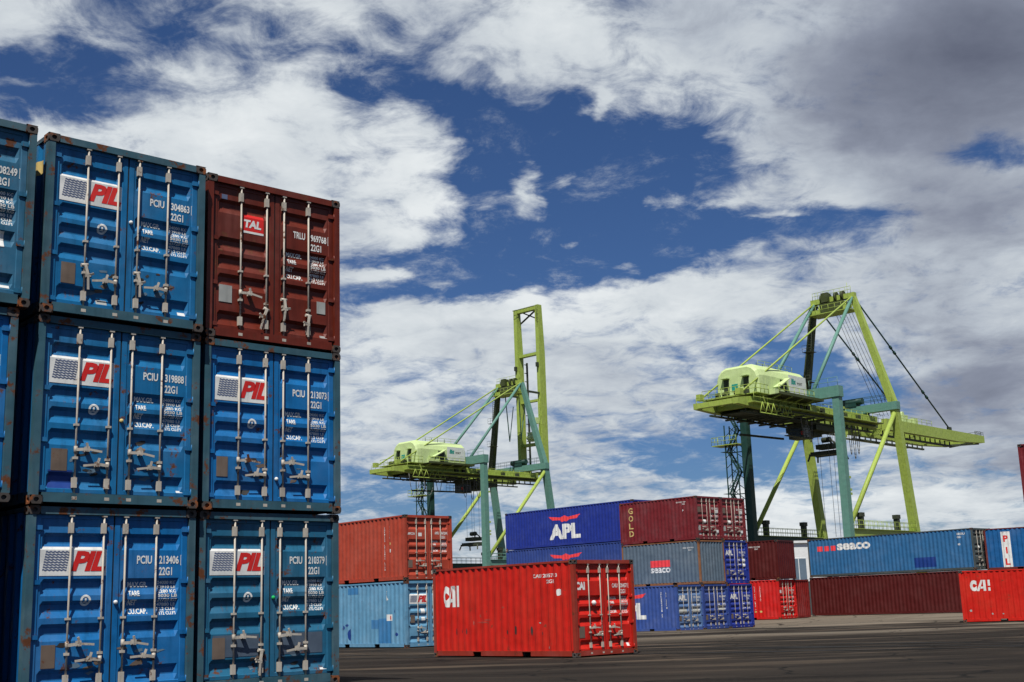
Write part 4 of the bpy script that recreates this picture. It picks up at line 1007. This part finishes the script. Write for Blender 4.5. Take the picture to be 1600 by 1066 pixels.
        P('latch_hook', lambda g: (beam(g, (XA+.3, -BA+.3, ZA_-1.5), (XH-.9, -GB_, ZA_-1.6), .25, .35), beam(g, (XA+.3, BA-.3, ZA_-1.5), (XH-.9, GB_, ZA_-1.6), .25, .35)), DKM)
    return t
crane('lime and teal quay crane with its boom raised straight up, behind the orange-red container', -10.22, 213.77, R_(45.85), True, TEAL, TEAL)
crane('lime green quay crane with its boom lowered level, behind the long blue seaco container', 34.66, 156.39, R_(47.0), False, LIME, TEAL)
def spreader(label, cx, cy, rz, X, z, top, sl=2.1):
    c, s = math.cos(rz), math.sin(rz); t = thing('container_spreader', label, 'spreader', (cx+c*X, cy+s*X, z), rz)
    def P(name, build, m):
        g = bmesh.new(); build(g); return obj(name, g, m, t)
    P('spreader_beam', lambda g: (box(g, -.9, .9, -2.0, 2.0, .0, .5), box(g, -1.1, -.7, -sl, sl, -.05, .25), box(g, .7, 1.1, -sl, sl, -.05, .25)), DKM)
    P('head_block', lambda g: (box(g, -.8, .8, -1.2, 1.2, .8, 1.4), beam(g, (-.6, -1, 1.4), (0, -.3, 2.3), .2, .2), beam(g, (.6, -1, 1.4), (0, -.3, 2.3), .2, .2), tube(g, (0, -.6, 2.0), (0, .6, 2.0), .35, 12)), DKM)
    for sx in (-1, 1):
        for sy in (-1, 1): P('flipper_arm', lambda g: beam(g, (sx*1.0, sy*(sl-.1), .1), (sx*1.25, sy*(sl+.1), -.7), .2, .2), DKM)
    for sx in (-.6, .6):
        for sy in (-.9, .9): P('hoist_rope', lambda g: tube(g, (sx, sy, 1.4), (sx, sy, top-z), .03, 4), ROPE)
spreader('dark spreader frame hanging on ropes under the crane with the raised boom', -10.22, 213.77, R_(45.85), 3.6, 12.2, 22.2)
spreader('dark headblock hoisted close under the trolley of the crane with the lowered boom', 34.66, 156.39, R_(47.0), 8.6, 19.6, 22.6)

# ---------------------------------------------------------------- white quay office seen in the gap
t = thing('office_building', 'small white building with grey-blue windows in the gap left of the blue seaco container', 'building', (25.0, 112.6, 0), R_(14))
WB = paint('white_render', (.72, .73, .72), .6, .2, .03, grime=.2)
g = bmesh.new(); box(g, -5, 6, 0, 8, 2.9, 6.25); obj('wall', g, WB, t)
g = bmesh.new(); box(g, -4.95, 5.95, .05, 7.95, 0, 2.9); obj('dark_gap_storey', g, DGP, t)  # added dark storey: shade of the gap between containers put into its colour
g = bmesh.new(); box(g, -5.2, 6.2, -.2, 8.2, 6.25, 6.45); obj('roof', g, WB, t)
WG = paint('window_glass_grey', (.13, .18, .23), .15, .1, 0, grime=.1)
for x0, x1, z0, z1 in ((-4.4, -3.2, 2.6, 4.9), (-2.6, -1.4, 2.6, 4.9), (-1.15, .35, 2.95, 4.95), (2.2, 3.4, 2.6, 4.9), (4.2, 5.4, 2.6, 4.9)):
    g = bmesh.new(); box(g, x0, x1, -.05, .02, z0, z1); f = obj('window', g, WB, t)
    g = bmesh.new()
    for k in (0, 1): box(g, x0+.06+k*(x1-x0)/2, x0+(x1-x0)/2*(k+1)-.03, -.07, -.05, z0+.06, z1-.06)
    obj('pane', g, WG, f)

S.render.engine = 'CYCLES'
S.cycles.max_bounces = 6; S.cycles.diffuse_bounces = 3
try:
    S.cycles.use_denoising = True
except Exception: pass
